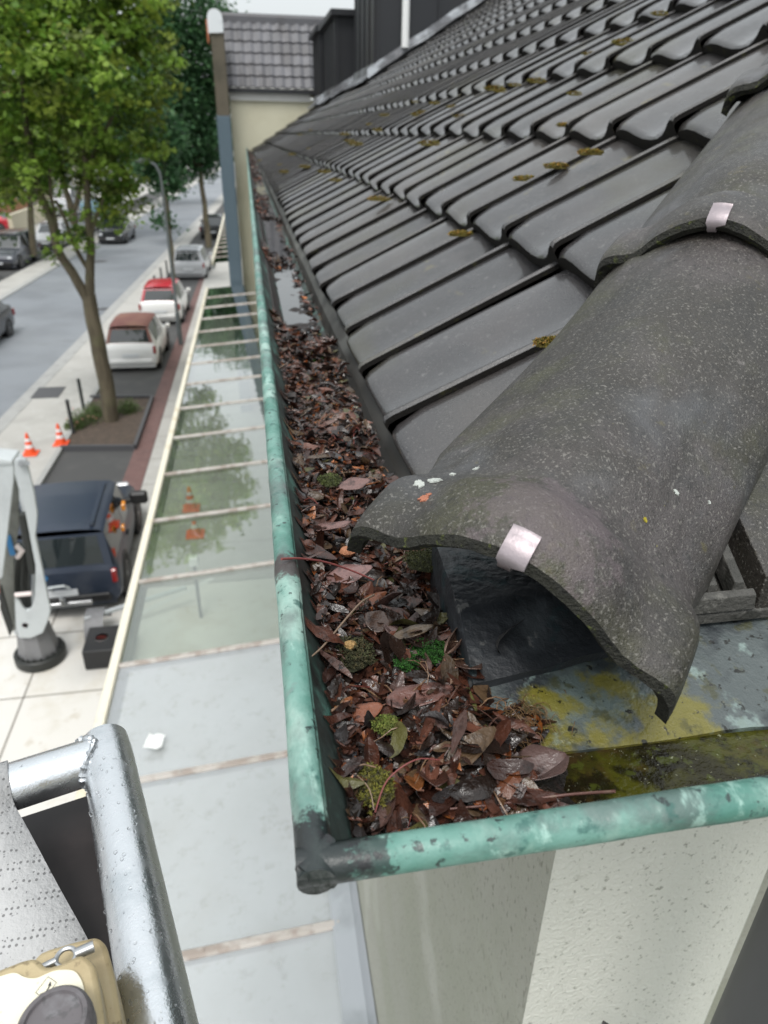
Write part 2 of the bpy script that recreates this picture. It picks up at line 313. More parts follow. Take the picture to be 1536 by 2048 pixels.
M['car_white'] = paint('white_car_paint', (.74, .74, .73)); M['car_black'] = paint('black_car_paint', (.014, .015, .018)); M['car_silver'] = paint('silver_car_paint', (.42, .43, .45))
M['car_navy'] = mat('navy_car_paint', (.020, .030, .052), .38, coat=.15, layers=[((.03, .04, .06), 4, .45, .7, .4)]); M['car_grey'] = paint('slate_car_paint', (.07, .075, .09)); M['car_red'] = paint('red_car_paint', (.45, .03, .045)); M['car_blue'] = paint('steel_blue_car_paint', (.12, .22, .28))
M['softtop'] = mat('brown_soft_top', (.17, .07, .06), .8, layers=[((.24, .13, .09), 1.3, .4, .7, .7)])
M['carglass'] = mat('car_window', (.018, .024, .026), .05, spec=.9)
M['rubber'] = mat('tyre_rubber', (.02, .02, .02), .8); M['rim'] = mat('alloy_rim', (.35, .36, .37), .35, metal=.7)
M['plastic_black'] = mat('black_plastic', (.015, .015, .016), .5); M['red_lens'] = mat('red_tail_lens', (.26, .015, .015), .2, spec=.8); M['clear_lens'] = mat('clear_lamp_lens', (.6, .62, .65), .1, spec=.9)
M['amber'] = mat('amber_lens', (.7, .25, .02), .2); M['plate'] = mat('number_plate', (.62, .64, .66), .4)
M['cone'] = mat('traffic_cone_orange', (.80, .09, .02), .5); M['cone_white'] = mat('cone_reflective_band', (.75, .72, .72), .4)
M['lamp_grey'] = mat('lamp_post_grey', (.10, .115, .12), .5, layers=[((.06, .065, .065), 2, .45, .7, .5)]); M['bollard'] = mat('bollard_dark', (.04, .045, .045), .6)
M['lift_white'] = mat('lift_white_enamel', (.50, .53, .54), .4, layers=[((.36, .38, .39), 3, .45, .7, .5)], spec=.5); M['lift_grey'] = mat('lift_grey_enamel', (.18, .18, .185), .5, layers=[((.1, .1, .1), 4, .5, .7, .5)])
M['hose'] = mat('hydraulic_hose', (.02, .022, .02), .5); M['sticker_blue'] = mat('blue_sticker', (.03, .17, .38), .5); M['sticker_pale'] = mat('pale_sticker', (.75, .66, .64), .5); M['sticker_red'] = mat('red_sticker_ring', (.55, .12, .10), .5)
M['alu'] = mat('brushed_aluminium_tube', (.66, .68, .70), .2, metal=.95, layers=[((.42, .46, .48), 25, .5, .72, .45, 5, (1, 1, 1)), ((.85, .85, .84), 170, .64, .74, .5), ((.16, .17, .18), 210, .67, .72, .55)], bump=[(90, .0003), (600, .0002)], rvar=(60, .14, .36))
M['weld'] = mat('weld_bead', (.48, .5, .52), .35, metal=.9, bump=[(150, .001)])
M['mat_vinyl'] = mat('perforated_vinyl', (.42, .42, .42), .7, layers=[((.3, .3, .3), 14, .45, .7, .5), ((.04, .04, .04), 330, .66, .69, .75)], vor=(235, .30, (.10, .10, .10), .8), bump=[(235, .0010)])
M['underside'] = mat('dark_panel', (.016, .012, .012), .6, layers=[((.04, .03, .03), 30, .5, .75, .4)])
M['beige_plastic'] = mat('aged_beige_plastic', (.42, .34, .20), .5, layers=[((.28, .21, .11), 26, .45, .7, .55), ((.09, .06, .03), 120, .60, .70, .55)], bump=[(300, .0003)])
M['cover_cream'] = mat('cream_cover_plate', (.72, .68, .54), .45, layers=[((.50, .45, .33), 50, .52, .72, .45), ((.2, .17, .12), 160, .64, .7, .35)])
M['knob_grey'] = mat('grey_knob', (.11, .10, .105), .5, layers=[((.2, .2, .21), 70, .5, .7, .5), ((.05, .05, .05), 160, .55, .65, .5)]); M['ink'] = mat('black_print', (.01, .01, .02), .6)
M['steel'] = mat('zinc_plated_steel', (.42, .43, .44), .35, metal=.9)
M['house_cream'] = mat('cream_facade', (.55, .50, .38), .9); M['house_brick'] = mat('red_brick_facade', (.25, .10, .07), .9, layers=[((.17, .07, .05), 3, .4, .7, .5)]); M['house_white'] = mat('pale_facade', (.62, .62, .60), .9)
M['house_orange'] = mat('apricot_facade', (.52, .26, .15), .9); M['roof_red'] = mat('clay_roof', (.22, .09, .06), .8); M['pane'] = mat('house_window', (.03, .04, .045), .08, spec=.8)

# ---------------------------------------------------------------- the house with the roof
AL = R(31); TA = math.tan(AL); EX = .142; EZ = -.30; EY = .36
HOUSE = empty('house', (.5, .7, 0), 'white stucco house with dark wet pantile roof and green copper gutter', 'house')
def roofz(x): return EZ+(x-EX)*TA
S = Vector((math.cos(AL), 0, math.sin(AL))); NN = Vector((-math.sin(AL), 0, math.cos(AL)))
GAUGE = .325; PITCH = .2225; Y0 = .80; YEND = 19.66
PROF = [(0, .0245), (.0, .0320), (.018, .0352), (.05, .0338), (.10, .0270), (.16, .0165), (.23, .0080), (.31, .0022), (.42, .0), (.55, .0015), (.66, .0080), (.76, .0165), (.86, .0230), (.95, .0256), (1.0, .0250)]
def tile(mb, s0, y, wid=PITCH, near=True):
    jit = random.uniform(-.0015, .0015); yaw = random.uniform(-.005, .005); js = random.uniform(-.005, .005)
    ss = [(0.004, 'b', 1), (0, -.010, 1), (.001, -.0055, 1), (.005, -.0015, 1), (.014, 0, 1), (.05, 0, 0), (.15, 0, 0), (.27, 0, 0), (.37, 0, 0)]
    if not near: ss = [ss[0], ss[1], ss[3], ss[5], ss[7], ss[8]]
    prof = PROF if near else [PROF[i] for i in (0, 1, 3, 5, 6, 8, 10, 12, 14)]
    rows = []
    for ds, dz, fl in ss:
        row = []
        for t, z in prof:
            lift = .036*(1-ds/.37)
            if dz == 'b': h = lift-.071-.027+jit
            else: h = lift+z-.071+dz+jit
            if ds <= .05 and t > .70 and dz != 'b':      # the corner of the foot is rounded down
                h -= .012*(1-ds/.05)**2*((t-.7)/.3)**2
            p = Vector((EX, 0, EZ))+S*(s0+ds+js)+NN*h; p.y = y+t*wid+yaw*ds*8
            row.append(p)
        rows.append(row)
    # underside of the foot
    row = []
    for t, z in prof:
        p = Vector((EX, 0, EZ))+S*(s0+.04+js)+NN*(.032-.071-.027+jit); p.y = y+t*wid; row.append(p)
    mb.grid([row]+rows[:3], mi=1); rr_ = rows[2:] if near else rows[1:]
    mb.grid([q_[:2] for q_ in rr_], mi=1); mb.grid([q_[1:] for q_ in rr_])
slopes = MB()
NROW = 17
for r in range(NROW):
    s0 = r*GAUGE; xr = EX+s0*math.cos(AL)
    j0 = int(math.floor((EY+(xr-EX)-Y0)/PITCH))-1
    for j in range(j0, int((YEND-Y0)/PITCH)+1):
        y = Y0+j*PITCH
        tile(slopes, s0, y, near=(y < 13))
for v in slopes.v:   # old battens sag a little
    v.z += .010*noise.noise(Vector((v.x*.7, v.y*.35, 0)))*min(1, v.y/3)
hipcut = [((EX, EY, 0), Vector((-1, 1, 0)).normalized()), ((0, YEND, 0), Vector((0, -1, 0)))]
roof = slopes.build('roof', [M['tile'], M['tile_edge']], HOUSE, smooth=True, ang=38, cut=hipcut)
roof['label'] = 'wet dark grey pantile slope with moss along its seams'
# front slope (mirror image across the hip), starts beside the cut ribbed tile
fr = MB()
for r in range(4):
    s0 = r*GAUGE
    for j in range(0, 9):
        tile(fr, s0, .395+.065+(j)*PITCH-(.0 if r == 0 else PITCH), near=True)
for v in fr.v: v.x, v.y = v.y-EY+EX, v.x-EX+EY
front = fr.build('front_roof', [M['tile'], M['tile_edge']], HOUSE, smooth=True, ang=38, cut=[((EX, EY, 0), Vector((1, -1, 0)).normalized())])
# roof deck under the tiles
db = MB(); o = -.105
def dk(x, y): return Vector((x, y, roofz(x)+o/math.cos(AL)))
db.add([dk(EX+.02, EY+.02), dk(EX+.02, YEND), dk(5.0, YEND), dk(5.0, EY+5.0-EX)], [(0, 1, 2, 3)])
db.add([Vector((q.y-EY+EX, q.x-EX+EY, q.z)) for q in (dk(EX+.02, EY+.02), dk(EX+.02, 4), dk(3, 4), dk(3, EY+3-EX))], [(3, 2, 1, 0)])
db.build('roof_deck', [M['underside']], HOUSE)
# grey eave strip hanging into the gutter
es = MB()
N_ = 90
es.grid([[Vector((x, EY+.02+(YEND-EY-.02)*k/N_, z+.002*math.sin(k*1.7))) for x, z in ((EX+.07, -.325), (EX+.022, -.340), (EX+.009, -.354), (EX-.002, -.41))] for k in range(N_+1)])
es.build('eave_strip', [mat('grey_eave_strip', (.055, .055, .05), .6, layers=[((.015, .014, .012), 12, .42, .62, .8), ((.16, .16, .145), 1.1, .5, .7, .6), ((.02, .018, .015), 'near', (.15, .6, -.35), .8, 8, .9)])], HOUSE)  # last layer paints the tiles' shadow onto the dirty near end

# hip tiles --------------------------------------------------
B0 = Vector((EX, EY, EZ)); HB = R(20.6)
AXH = Vector((.7071*math.cos(HB), .7071*math.cos(HB), math.sin(HB))); U_ = Vector((-.7071, .7071, 0)); W_ = U_.cross(AXH).normalized()
if W_.z < 0: W_ = -W_
HP = [(-.114, .012), (-.1125, .022), (-.110, .030), (-.104, .0365), (-.095, .040), (-.085, .0415), (-.075, .0445), (-.065, .0525), (-.055, .0625), (-.042, .0715), (-.030, .078), (-.018, .0825), (-.008, .085)]
HP = HP+[(0, .0853)]+[(-u, h) for u, h in HP[::-1]]
def dome(u): return max(0, 1-(abs(u)/.078)**2.4)
KS = [0, .004, .012, .022, .034, .046, .056, .066, .076, .088, .102, .12, .15, .2, .26, .33, .40, .46, .50]
def hip_tile(k0, roll, sc=1.0, drop=0, name='hip_tile'):
    rr = Matrix.Rotation(roll, 3, AXH); piv = B0+AXH*(k0/math.cos(HB))
    def P(k, u, h): 
        q = U_*u+W_*(h-.045); f_ = min(1, max(0, 1-k/.20)); f_ = f_*f_*(3-2*f_) if k0 == 0 else 0
        g_ = min(1, max(0, 1-(k-.02)/.36)); g_ = g_*g_*(3-2*g_)
        rr = Matrix.Rotation(roll*(g_ if k0 == 0 else 1), 3, AXH)
        return piv+AXH*k+rr @ q+W_*(.045+drop+.022*f_)-U_*.013*f_
    def shp(k, u, h):
        # bell mouth: full height ring, hollow neck, long lower body
        ring = math.exp(-((k-.030)/.030)**2); neck = math.exp(-((k-.085)/.022)**2)
        d = dome(u)
        body = min(1, max(0, (k-.05)/.05))
        st_ = min(1, max(0, (k-.048-.012*(abs(u)/.11)**2)/.020)); st_ = st_*st_*(3-2*st_)
        h2 = h-.0085*st_*(.35+.65*d)-d*.0085*neck+d*.003*ring-.012*max(0, (k-.1)/.4)*d
        if k < .012: h2 -= .004*(1-k/.012)**2       # rounded lip
        w = 1-.055*neck-.02*body-.02*max(0, k-.1)
        fl = min(1, max(0, (abs(u)-.075)/.03))
        h2 -= fl*(.018*body+.004*neck)
        return u*w, h2
    # finer profile
    pr = []
    for a, b in zip(HP[:-1], HP[1:]):
        pr.append(a); pr.append(((a[0]+b[0])/2, (a[1]+b[1])/2+.0003))
    pr.append(HP[-1])
    def wav(k, u): return .0008*noise.noise(Vector((k*30, u*40, k0*9)))
    top = [[P(k+wav(k, u)*1.5, *((lambda q: (q[0], q[1]+wav(k, u)))(shp(k, u, h)))) for u, h in pr] for k in KS]
    th = .013
    und = [[P(k+.002, q[0]*(1-th*.55/.114), q[1]-th) for q in (shp(k, u, h) for u, h in pr)] for k in KS]
    mb = MB()
    mb.grid(top); mb.grid(und, mi=1, flip=True)
    mid = [P(-.0035+wav(u*3, u)*2, *( (lambda q: (q[0], q[1]-th*.5))(shp(0, u, h)))) for u, h in pr]
    mb.grid([top[0], mid, und[0]], mi=1)
    for e in (0, -1): mb.grid([[t[e] for t in top], [t[e] for t in und]], mi=0)
    mb.grid([top[-1], und[-1]], mi=1)
    t = mb.build(name, [M['hip'], M['hip_rim']], HOUSE, smooth=True, ang=50)
    # retaining clip folded over the lip at the crown
    cm = MB(); wc = .0086; uo = -.001
    def C(k, u, dz): q = shp(max(k, 0), u, .0853-.9*u*u/.08); return P(k, u+uo, q[1]+dz)
    path = [(.0135, .0026), (.0115, .0012), (.008, .0014), (.003, .0018), (-.0040, .0002), (-.0056, -.003), (-.0060, -.006), (-.0058, -.0095), (-.003, -.0120), (.001, -.012)]
    us = (-wc, -wc*.33, wc*.33, wc)
    r1 = [[C(k, u, d) if d > -.003 or True else None for u in us] for k, d in path[:6]]+[[C(k, u*.45+.003, d) for u in us] for k, d in path[6:]]
    r2 = [[p+W_*.0011-AXH*.0006 for p in row] for row in r1]
    cm.grid(r1); cm.grid(r2, flip=True)
    cm.grid([r1[0], r2[0]]); cm.grid([r1[-1], r2[-1]]); cm.grid([[q[0] for q in r1], [q[0] for q in r2]]); cm.grid([[q[-1] for q in r1], [q[-1] for q in r2]])
    c = cm.build('clip', [M['alu_clip']], None, smooth=True, ang=50)
    c.parent = t; c.location = -Vector(HOUSE['_w'])
    return t
h1 = hip_tile(0.0, R(13)); h1['label'] = 'lowest hip tile, tilted over the gutter corner, with pale lichen on its lip'
h2 = hip_tile(.424, R(0), drop=.002); h2['label'] = 'second hip tile up from the gutter corner'
h3 = hip_tile(.848, R(2), drop=.014); h4 = hip_tile(1.272, R(-1), drop=.028)

# cut tile with its ribs bare, beside the lowest hip tile
rt = MB()
def FP(x, s, h): # point on front slope: s up the slope (+Y), h off the slope
    return Vector((x, EY+s*math.cos(AL), EZ+s*math.sin(AL)+h))
def fbox(x0, x1, s0, s1, h0, h1, tap=0, mi=0):
    v = [FP(x0, s0, h0), FP(x1, s0, h0), FP(x1, s1, h0), FP(x0, s1, h0), FP(x0+tap, s0+tap, h1), FP(x1-tap, s0+tap, h1), FP(x1-tap, s1-tap, h1), FP(x0+tap, s1-tap, h1)]
    rt.add(v, [(0, 3, 2, 1), (4, 5, 6, 7), (0, 1, 5, 4), (1, 2, 6, 5), (2, 3, 7, 6), (3, 0, 4, 7)], mi)
fbox(.272, .42, .024, .40, -.030, -.022, 0, 1)
xs = .284
for w, g, hh, s0 in ((.004, .010, -.006, .020), (.006, .008, -.004, .024), (.009, .010, -.003, .030), (.010, .012, .000, .028)):
    fbox(xs, xs+w, s0, .40, -.018, hh, .001, 1); xs += w+g
fbox(.296, .350, .022, .030, -.018, -.006, .001, 1)
fbox(xs, xs+.10, .025, .40, -.03, .004, .003, 0)
HC = [((EX, EY-.012, 0), Vector((1, -1, 0)).normalized())]
ribt = rt.build('ribbed_tile', [M['hip'], mat('dusty_rib', (.06, .058, .052), .65, layers=[((.15, .145, .13), 130, .55, .68, .6), ((.02, .02, .016), 40, .48, .6, .7)], bump=[(300, .0016)])], HOUSE, bevel=.0015, cut=[((EX, EY-.035, 0), Vector((1, -1, 0)).normalized())]); ribt['label'] = 'cut tile with bare ribs beside the lowest hip tile'

# flashing / apron under the hip --------------------------------------------------
ap = MB()
def apz(y): return -.346+(y-.303)*.30
rows = []
for i in range(0, 15):
    y = .303+i*.022; row = []
    for k in range(0, 40):
        x = .128+k*.02; row.append(Vector((x, y+.004*noise.noise(Vector((x*12, y*5, 1)))+.02*(x-.14)*0, apz(y)+.0022*noise.noise(Vector((x*22, y*22, 3))))))
    rows.append(row)
ap.grid(rows)
ap.grid([rows[0], [p+Vector((0, .003, -.03)) for p in rows[0]]])
apron = ap.build('flashing_apron', [M['apron']], HOUSE, smooth=True, cut=[((EX, EY+.03, 0), Vector((1, -1, 0)).normalized())])
apron['label'] = 'pale grey-green copper apron with yellow lichen patches'
ld = MB(); rows = []
for i in range(0, 16):
    f = i/15; row = []
    for k in range(0, 16):
        g = k/15
        x = .127+.13*g+.012*(1-f)*0; y0 = .352+.018*g; y = y0+f*(.15)
        z = apz(y)+.0060+.10*f*.15+.004*noise.noise(Vector((x*30, y*30, 9)))+.012*f
        row.append(Vector((x+.008*f, y, min(z, -.301+.002*noise.noise(Vector((x*60, y*60, 2)))))))
    rows.append(row)
ld.grid(rows)
side = [r_[0] for r_ in rows]
ld.grid([[p+Vector((-.002, 0, -.05)) for p in side], [p+Vector((-.002, 0, -.004)) for p in side], side])
ld.grid([[p+Vector((0, 0, -.006)) for p in rows[0]], rows[0]])
lead = ld.build('lead_flashing', [M['lead']], HOUSE, smooth=True, ang=60, cut=[((EX, EY+.17, 0), Vector((.35, -1, .0)).normalized())])
lead['label'] = 'dark crumpled lead sheet in the hollow of the lowest hip tile'

# gutter --------------------------------------------------
g = MB()
GX, GY, GZ, GR = .0090, .209, -.290, .0087
XEND = 1.2
yy = []; y = GY
yy.append(GY-GR*.93)
while y < YEND: yy.append(y); y += .02+.02*max(0, y-1)
yy.append(YEND)
def bump_(t, a=.0004): return a*noise.noise(Vector((t*25, 3, 1)))
g.tube([(GX+bump_(y)*1.5, y, GZ+bump_(y+9)) for y in yy], GR, 20, rs=[GR*(1+.03*noise.noise(Vector((y*18, 0, 5))))+(.0006 if abs(y-.445) < .02 else 0) for y in yy])
xx = [GX-GR*.93]+[GX+i*.02 for i in range(60)]
def fy(x): return GY+.0*(x-GX)
g.tube([(x, fy(x)+bump_(x+4), GZ+.004*(x-GX)/.25+bump_(x+19)) for x in xx], GR, 20, rs=[(GR+.0006*min(1, (x-GX)/.22))*(1+.03*noise.noise(Vector((x*18, 7, 5)))) for x in xx])
# corner block
g.box((GX-GR*.9, GY-GR*.9, GZ-.0085), (GX+.010, GY+.010, GZ+.0035), bev=.0022)
g.tube([(GX-.006, GY-.006, GZ+.0045), (GX+.008, GY+.008, GZ+.0048)], .0042, 8)
bead = g.build('bead', [M['patina']], None, smooth=True, ang=60)
gi = MB()
GP = [(.016, -.284), (.019, -.297), (.029, -.318), (.042, -.342), (.056, -.364), (.080, -.381), (.10, -.378), (.118, -.366), (.1335, -.353)]
def gp(s, x, z): return Vector((x, s, z))
ys = [yy[i] for i in range(0, len(yy), 2)]+[YEND]
gi.grid([[gp(max(y, GY+(x-GX)), x, z) if i == 0 else gp(y+(x-.0) if y < .4 and False else max(y, GY+(x-GX)), x, z) for x, z in GP] for i, y in enumerate(ys)])
gi.grid([[Vector((max(x_, GX+(q-GX)), GY+(q-GX), z)) for q, z in GP] for x_ in xx])
# outer skin
OP = [(.010, -.297), (.027, -.319), (.046, -.348), (.068, -.374), (.085, -.388)]
gi.grid([[Vector((q, max(y, GY+(q-GX)), z)) for q, z in OP] for y in ys]); gi.grid([[Vector((max(x_, q), GY+(q-GX), z)) for q, z in OP] for x_ in xx])
gut = gi.build('gutter', [M['copper_in']], HOUSE, smooth=True)
gut['label'] = 'verdigris copper gutter turning the corner of the eaves'
bead.parent = gut; bead.location = -Vector(HOUSE['_w'])

# walls --------------------------------------------------
WX, WY = .292, .487
def wallbox(name, lo, hi, m, **k):
    b = MB(); b.box(lo, hi, **k); return b.build(name, m, HOUSE)
wm = MB()
wm.quad((WX, WY, -H), (WX, YEND, -H), (WX, YEND, -.47), (WX, WY, -.47))
w1 = wm.build('side_wall', M['stucco_shaded'], HOUSE); w1['label'] = 'shaded, stained side wall below the long gutter'
wm = MB()
xe = ony(1590, 1900, WY).x
prof = [(WX, WY), (xe-.16, WY)]+[(xe-.16+.16*math.sin(R(a)), WY+.16-.16*math.cos(R(a))) for a in range(6, 91, 6)]+[(xe, WY+1.2)]
for (a, b), (c, d) in zip(prof[:-1], prof[1:]): wm.quad((a, b, -H), (c, d, -H), (c, d, -.45), (a, b, -.45))
w2 = wm.build('front_wall', M['stucco'], HOUSE, smooth=True, ang=30); w2['label'] = 'pale speckled stucco end wall with rounded edge'
wallbox('soffit', (.12, .34, -.47), (1.4, YEND, -.43), M['cornice'])
wm = MB(); wm.quad((xe, WY+1.2, -H), (4, WY+1.2, -H), (4, WY+1.2, -.4), (xe, WY+1.2, -.4))
wm.build('recess_wall', M['stucco_shaded'], HOUSE)
dp = MB(); q = onz(1625, 1975, -.62)
dp.tube([(q.x, q.y, -.47), (q.x, q.y, -.62), (q.x, q.y, -3.2), (q.x, q.y, -H)], .055, 24)
dp.tube([(q.x, q.y, -.80), (q.x, q.y, -.83)], .062, 24); dp.tube([(q.x-.05, q.y+.02, -.81), (q.x-.12, q.y+.08, -.80)], .006, 8)
d_ = dp.build('downpipe', M['pipe_dark'], HOUSE, smooth=True)

# dormers in charcoal cladding up the slope --------------------------------------------------
def findx(px, Y):
    lo, hi = .2, 9
    for _ in range(40):
        mid = (lo+hi)/2; p = ROT.transposed() @ Vector((mid, Y, roofz(mid))); x = CX-FPX*p.x/p.z
        if x < px: lo = mid
        else: hi = mid
    return lo
def dormer(Y, Y2, pxl, ztop, xb, pipe=False, lab=None, lean=0):
    x0 = findx(pxl, Y); z0 = roofz(x0)
    m_ = MB()
    def prism(y0, y1, grow, zt, mi):
        v = [(x0-grow, y0, z0-.15), (xb, y0, roofz(xb)-.15), (xb, y0, zt), (x0-grow, y0, zt)]
        v2 = [(a, y1, c) for a, _, c in v]
        m_.add(v+v2, [(0, 1, 2, 3), (7, 6, 5, 4), (0, 4, 5, 1), (3, 2, 6, 7), (0, 3, 7, 4), (1, 5, 6, 2)], mi)
    prism(Y, Y2, 0, ztop, 0)
    for k in range(int((xb-x0)/.45)+1):   # standing seams on the cheek and front
        xx_ = x0+.02+k*.45; m_.box((xx_, Y-.025, roofz(xx_)-.1), (xx_+.03, Y-.002, ztop-.01))
    for k in range(int((Y2-Y)/.5)+1): m_.box((x0-.027, Y+.02+k*.5, z0-.1), (x0-.002, Y+.05+k*.5, ztop-.01))
    m_.box((x0-.10, Y-.10, ztop), (xb, Y2+.1, ztop+.09))
    d = m_.build('dormer', [M['clad']], HOUSE); d['label'] = lab
    fl = MB(); n = 14; rw = []
    for k in range(n+1):
        xk = x0-.12+(xb-x0)*k/n; zz = roofz(xk)+.035+.03*noise.noise(Vector((xk*5, Y, 2)))
        rw.append([Vector((xk, Y-.16+.05*noise.noise(Vector((xk*7, 4, 2))), zz)), Vector((xk, Y-.05, zz+.02)), Vector((xk, Y-.03, zz+.12))])
    fl.grid(rw)
    rw = [[Vector((x0-.22+.04*noise.noise(Vector((y_*4, 1, 2))), y_, roofz(x0-.22)+.04)), Vector((x0-.04, y_, z0+.05)), Vector((x0-.03, y_, z0+.16))] for y_ in [Y-.05+(Y2-Y)*k/8 for k in range(9)]]
    fl.grid(rw)
    f = fl.build('flashing', [M['flash']], None); f.parent = d; f.location = -Vector(HOUSE['_w'])
    if pipe:
        xp = findx(808, Y); pm = MB(); pm.tube([(xp, Y-.06, roofz(xp)+.10), (xp, Y-.06, ztop)], .055, 14)
        pp = pm.build('downpipe', [M['white_paint']], None, smooth=True); pp.parent = d; pp.location = -Vector(HOUSE['_w'])
dormer(12.2, 14.4, 750, 3.6, 4.9, True, 'nearest charcoal clad dormer with a white downpipe')
dormer(15.0, 17.2, 674, 1.86, 4.9, False, 'middle charcoal clad dormer, lower than the nearest one')
dormer(17.6, 19.3, 643, 1.90, 4.9, False, 'farthest charcoal clad dormer against the neighbouring roof')

# ---------------------------------------------------------------- neighbouring house
NB = empty('neighbour_house', (1.0, 21.0, 0), 'beige rendered neighbouring house with grey pantiles, seen past the end of the gutter', 'house')
NY = 19.7
b = MB(); b.box((-.30, NY, -H), (9, NY+9, .74)); b.build('wall', M['beige'], NB)
b = MB(); b.box((-.30, NY-.06, .70), (1.6, NY-.002, .86)); b.build('cornice', M['cornice'], NB)
b = MB(); b.box((-.42, NY-.16, .86), (9, NY+.3, .95)); b.build('eave_gutter', M['clad'], NB)
b = MB(); x0, x1 = -.42, 3.4
for r in range(6):
    for j in range(17):
        xa = x0+j*.225; rows = []
        for ds in (0, .01, .2, .30):
            row = []
            for t in (0, .15, .3, .5, .7, .85, 1.0):
                hgt = .03*math.cos(t*2*math.pi)*.5+.035*(1-ds/.3)-(0.03 if ds == 0 else 0)
                s_ = r*.275+ds; row.append(Vector((xa+t*.225, NY-.10+s_*math.cos(R(60))-hgt*math.sin(R(60)), .96+s_*math.sin(R(60))+hgt*math.cos(R(60)))))
            rows.append(row)
        b.grid(rows)
b.build('roof', M['far_tile'], NB, smooth=True)
b = MB(); b.box((x0, NY+.66, 2.30), (x1, NY+.95, 2.42)); b.tube([(x0, NY+.80, 2.42), (x1, NY+.80, 2.42)], .10, 10); b.build('ridge', M['far_tile'], NB, smooth=True)
b = MB(); b.add([(x0+.02, NY-.02, .90), (x0+.02, NY+3, .90), (x0+.02, NY+3, 2.25), (x0+.02, NY+.76, 2.25), (x1, NY-.02, .90), (x1, NY+3, .90), (x1, NY+3, 2.25), (x1, NY+.76, 2.25)], [(0, 1, 2, 3), (7, 6, 5, 4), (1, 5, 6, 2), (0, 4, 5, 1)]); b.build('gable', M['cornice'], NB)
b = MB(); b.box((-.62, NY-.75, -H), (-.312, NY-.02, .36), bev=.01); pier = b.build('corner_pier', M['slate_blue'], NB); pier['label'] = 'narrow blue-grey pier, brown above, under a rounded pale cap'
def sub(bm_, name, m_, par, root, **k):
    o_ = bm_.build(name, m_, None, **k); o_.parent = par; o_.location = -Vector(root['_w']); return o_
b = MB(); b.box((-.60, NY-.74, .36), (-.315, NY-.02, 2.0), bev=.01); sub(b, 'upper_cladding', [M['slate_brown']], pier, NB)
b = MB()
pr_ = [(-.02, 1.93), (-.02, 2.22)]+[(-.02+.16-.16*math.cos(R(a)), 2.22+.16*math.sin(R(a))) for a in range(15, 180, 15)]+[(.30, 2.20), (.30, 1.95)]
b.prism([(p[0]*1.0, p[1]) for p in pr_], 0, .80, M=Matrix.Translation((-.62, NY+.02, 0)) @ Matrix.Rotation(R(90), 4, 'X'))
sub(b, 'cap', [M['cap_white']], pier, NB, smooth=True, ang=30)
b = MB(); b.box((-.68, NY-.6, 1.78), (-.641, NY-.1, 2.2)); sub(b, 'terracotta_edge', [M['terracotta']], pier, NB)

# ---------------------------------------------------------------- glass canopy along the shop front
def canopy(name, y0, y1, first, lab, zo=-3.4, XO=-1.165, pit=1.10, wallx=WX-.004, milky=2):
    c = empty(name, (XO, y0, 0), lab, 'glass canopy')
    sl = .08
    def cz(x): return zo+sl*(x-XO)
    b = MB(); b.box((XO-.045, y0, zo-.05), (XO+.02, y1, zo+.035), bev=.008); b.build('edge_profile', M['cream_rail'], c)
    b = MB(); b.box((XO-.03, y0, zo-.16), (XO+.05, y1, zo-.052)); b.build('edge_beam', M['zinc'], c)
    b = MB(); n = 20
    b.grid([[Vector((wallx-.13, y0+(y1-y0)*k/n, cz(wallx-.13)+.02)), Vector((wallx-.03, y0+(y1-y0)*k/n, cz(wallx)+.035)), Vector((wallx-.001, y0+(y1-y0)*k/n, cz(wallx)+.12))] for k in range(n+1)])
    b.build('wall_flashing', M['zinc'], c)
    ys_ = []; y = first
    while y < y1-.2: ys_.append(y); y += pit*(1.0)
    for y in ys_:
        b = MB(); th = .023
        v = []
        for dy, dz in ((-th, -.04), (th, -.04), (th, .012), (th*.6, .022), (-th*.6, .022), (-th, .012)):
            v += [Vector((XO+.02, y+dy, cz(XO)+dz)), Vector((wallx-.12, y+dy, cz(wallx-.12)+dz))]
        b.add(v, [(2*i, 2*i+1, (2*i+3) % 12, (2*i+2) % 12) for i in range(6)]+[(0, 2, 4, 6, 8, 10), (11, 9, 7, 5, 3, 1)])
        for t in (.06, .5, .93): xq = XO+t*(wallx-XO); b.lathe([(.007, 0), (.006, .006), (0, .007)], (xq, y, cz(xq)+.021), n=8)
        b.build('rafter', M['rafter'], c)
    e = [y0]+ys_+[y1]
    for i, (a, d) in enumerate(zip(e[:-1], e[1:])):
        if d-a < .1: continue
        b = MB(); g0, g1 = a+.012, d-.012
        v = [Vector((XO+.021, g0, cz(XO)+.004)), Vector((wallx-.12, g0, cz(wallx-.12)+.004)), Vector((wallx-.12, g1, cz(wallx-.12)+.004)), Vector((XO+.021, g1, cz(XO)+.004))]
        if i > 0: b.add(v, [(0, 1, 2, 3)])
        else: b.add(v, [(0, 1, 2, 3)])
        p_ = b.build('glass_pane', M['glass_milky'] if (a+d)/2 < 4.2 and milky else M['glass_clear'], c)
    return c
can = canopy('glass_canopy', -1.3, 18.6, -.15, 'long glass canopy with cream edge profile below the gutter')
q = onz(306, 1486, -3.34)
b = MB(); b.grid([[Vector((q.x-.05+.10*i/4+.006*j+.012*noise.noise(Vector((i, j, 7))), q.y-.05+.11*j/4-.03*i/4+.015*noise.noise(Vector((i, j, 9))), -3.318+.002+.02*noise.noise(Vector((i*.9, j*.9, 2))))) for i in range(5)] for j in range(5)])
tag(b.build('paper_scrap', M['white_paint'], None, smooth=True), 'crumpled white paper scrap lying on the near canopy glass', 'paper scrap')
can2 = canopy('glass_canopy', 22.6, 42, 23.7, 'far green glass canopy beyond the beige neighbouring house', XO=-1.20, wallx=-.31, milky=0)

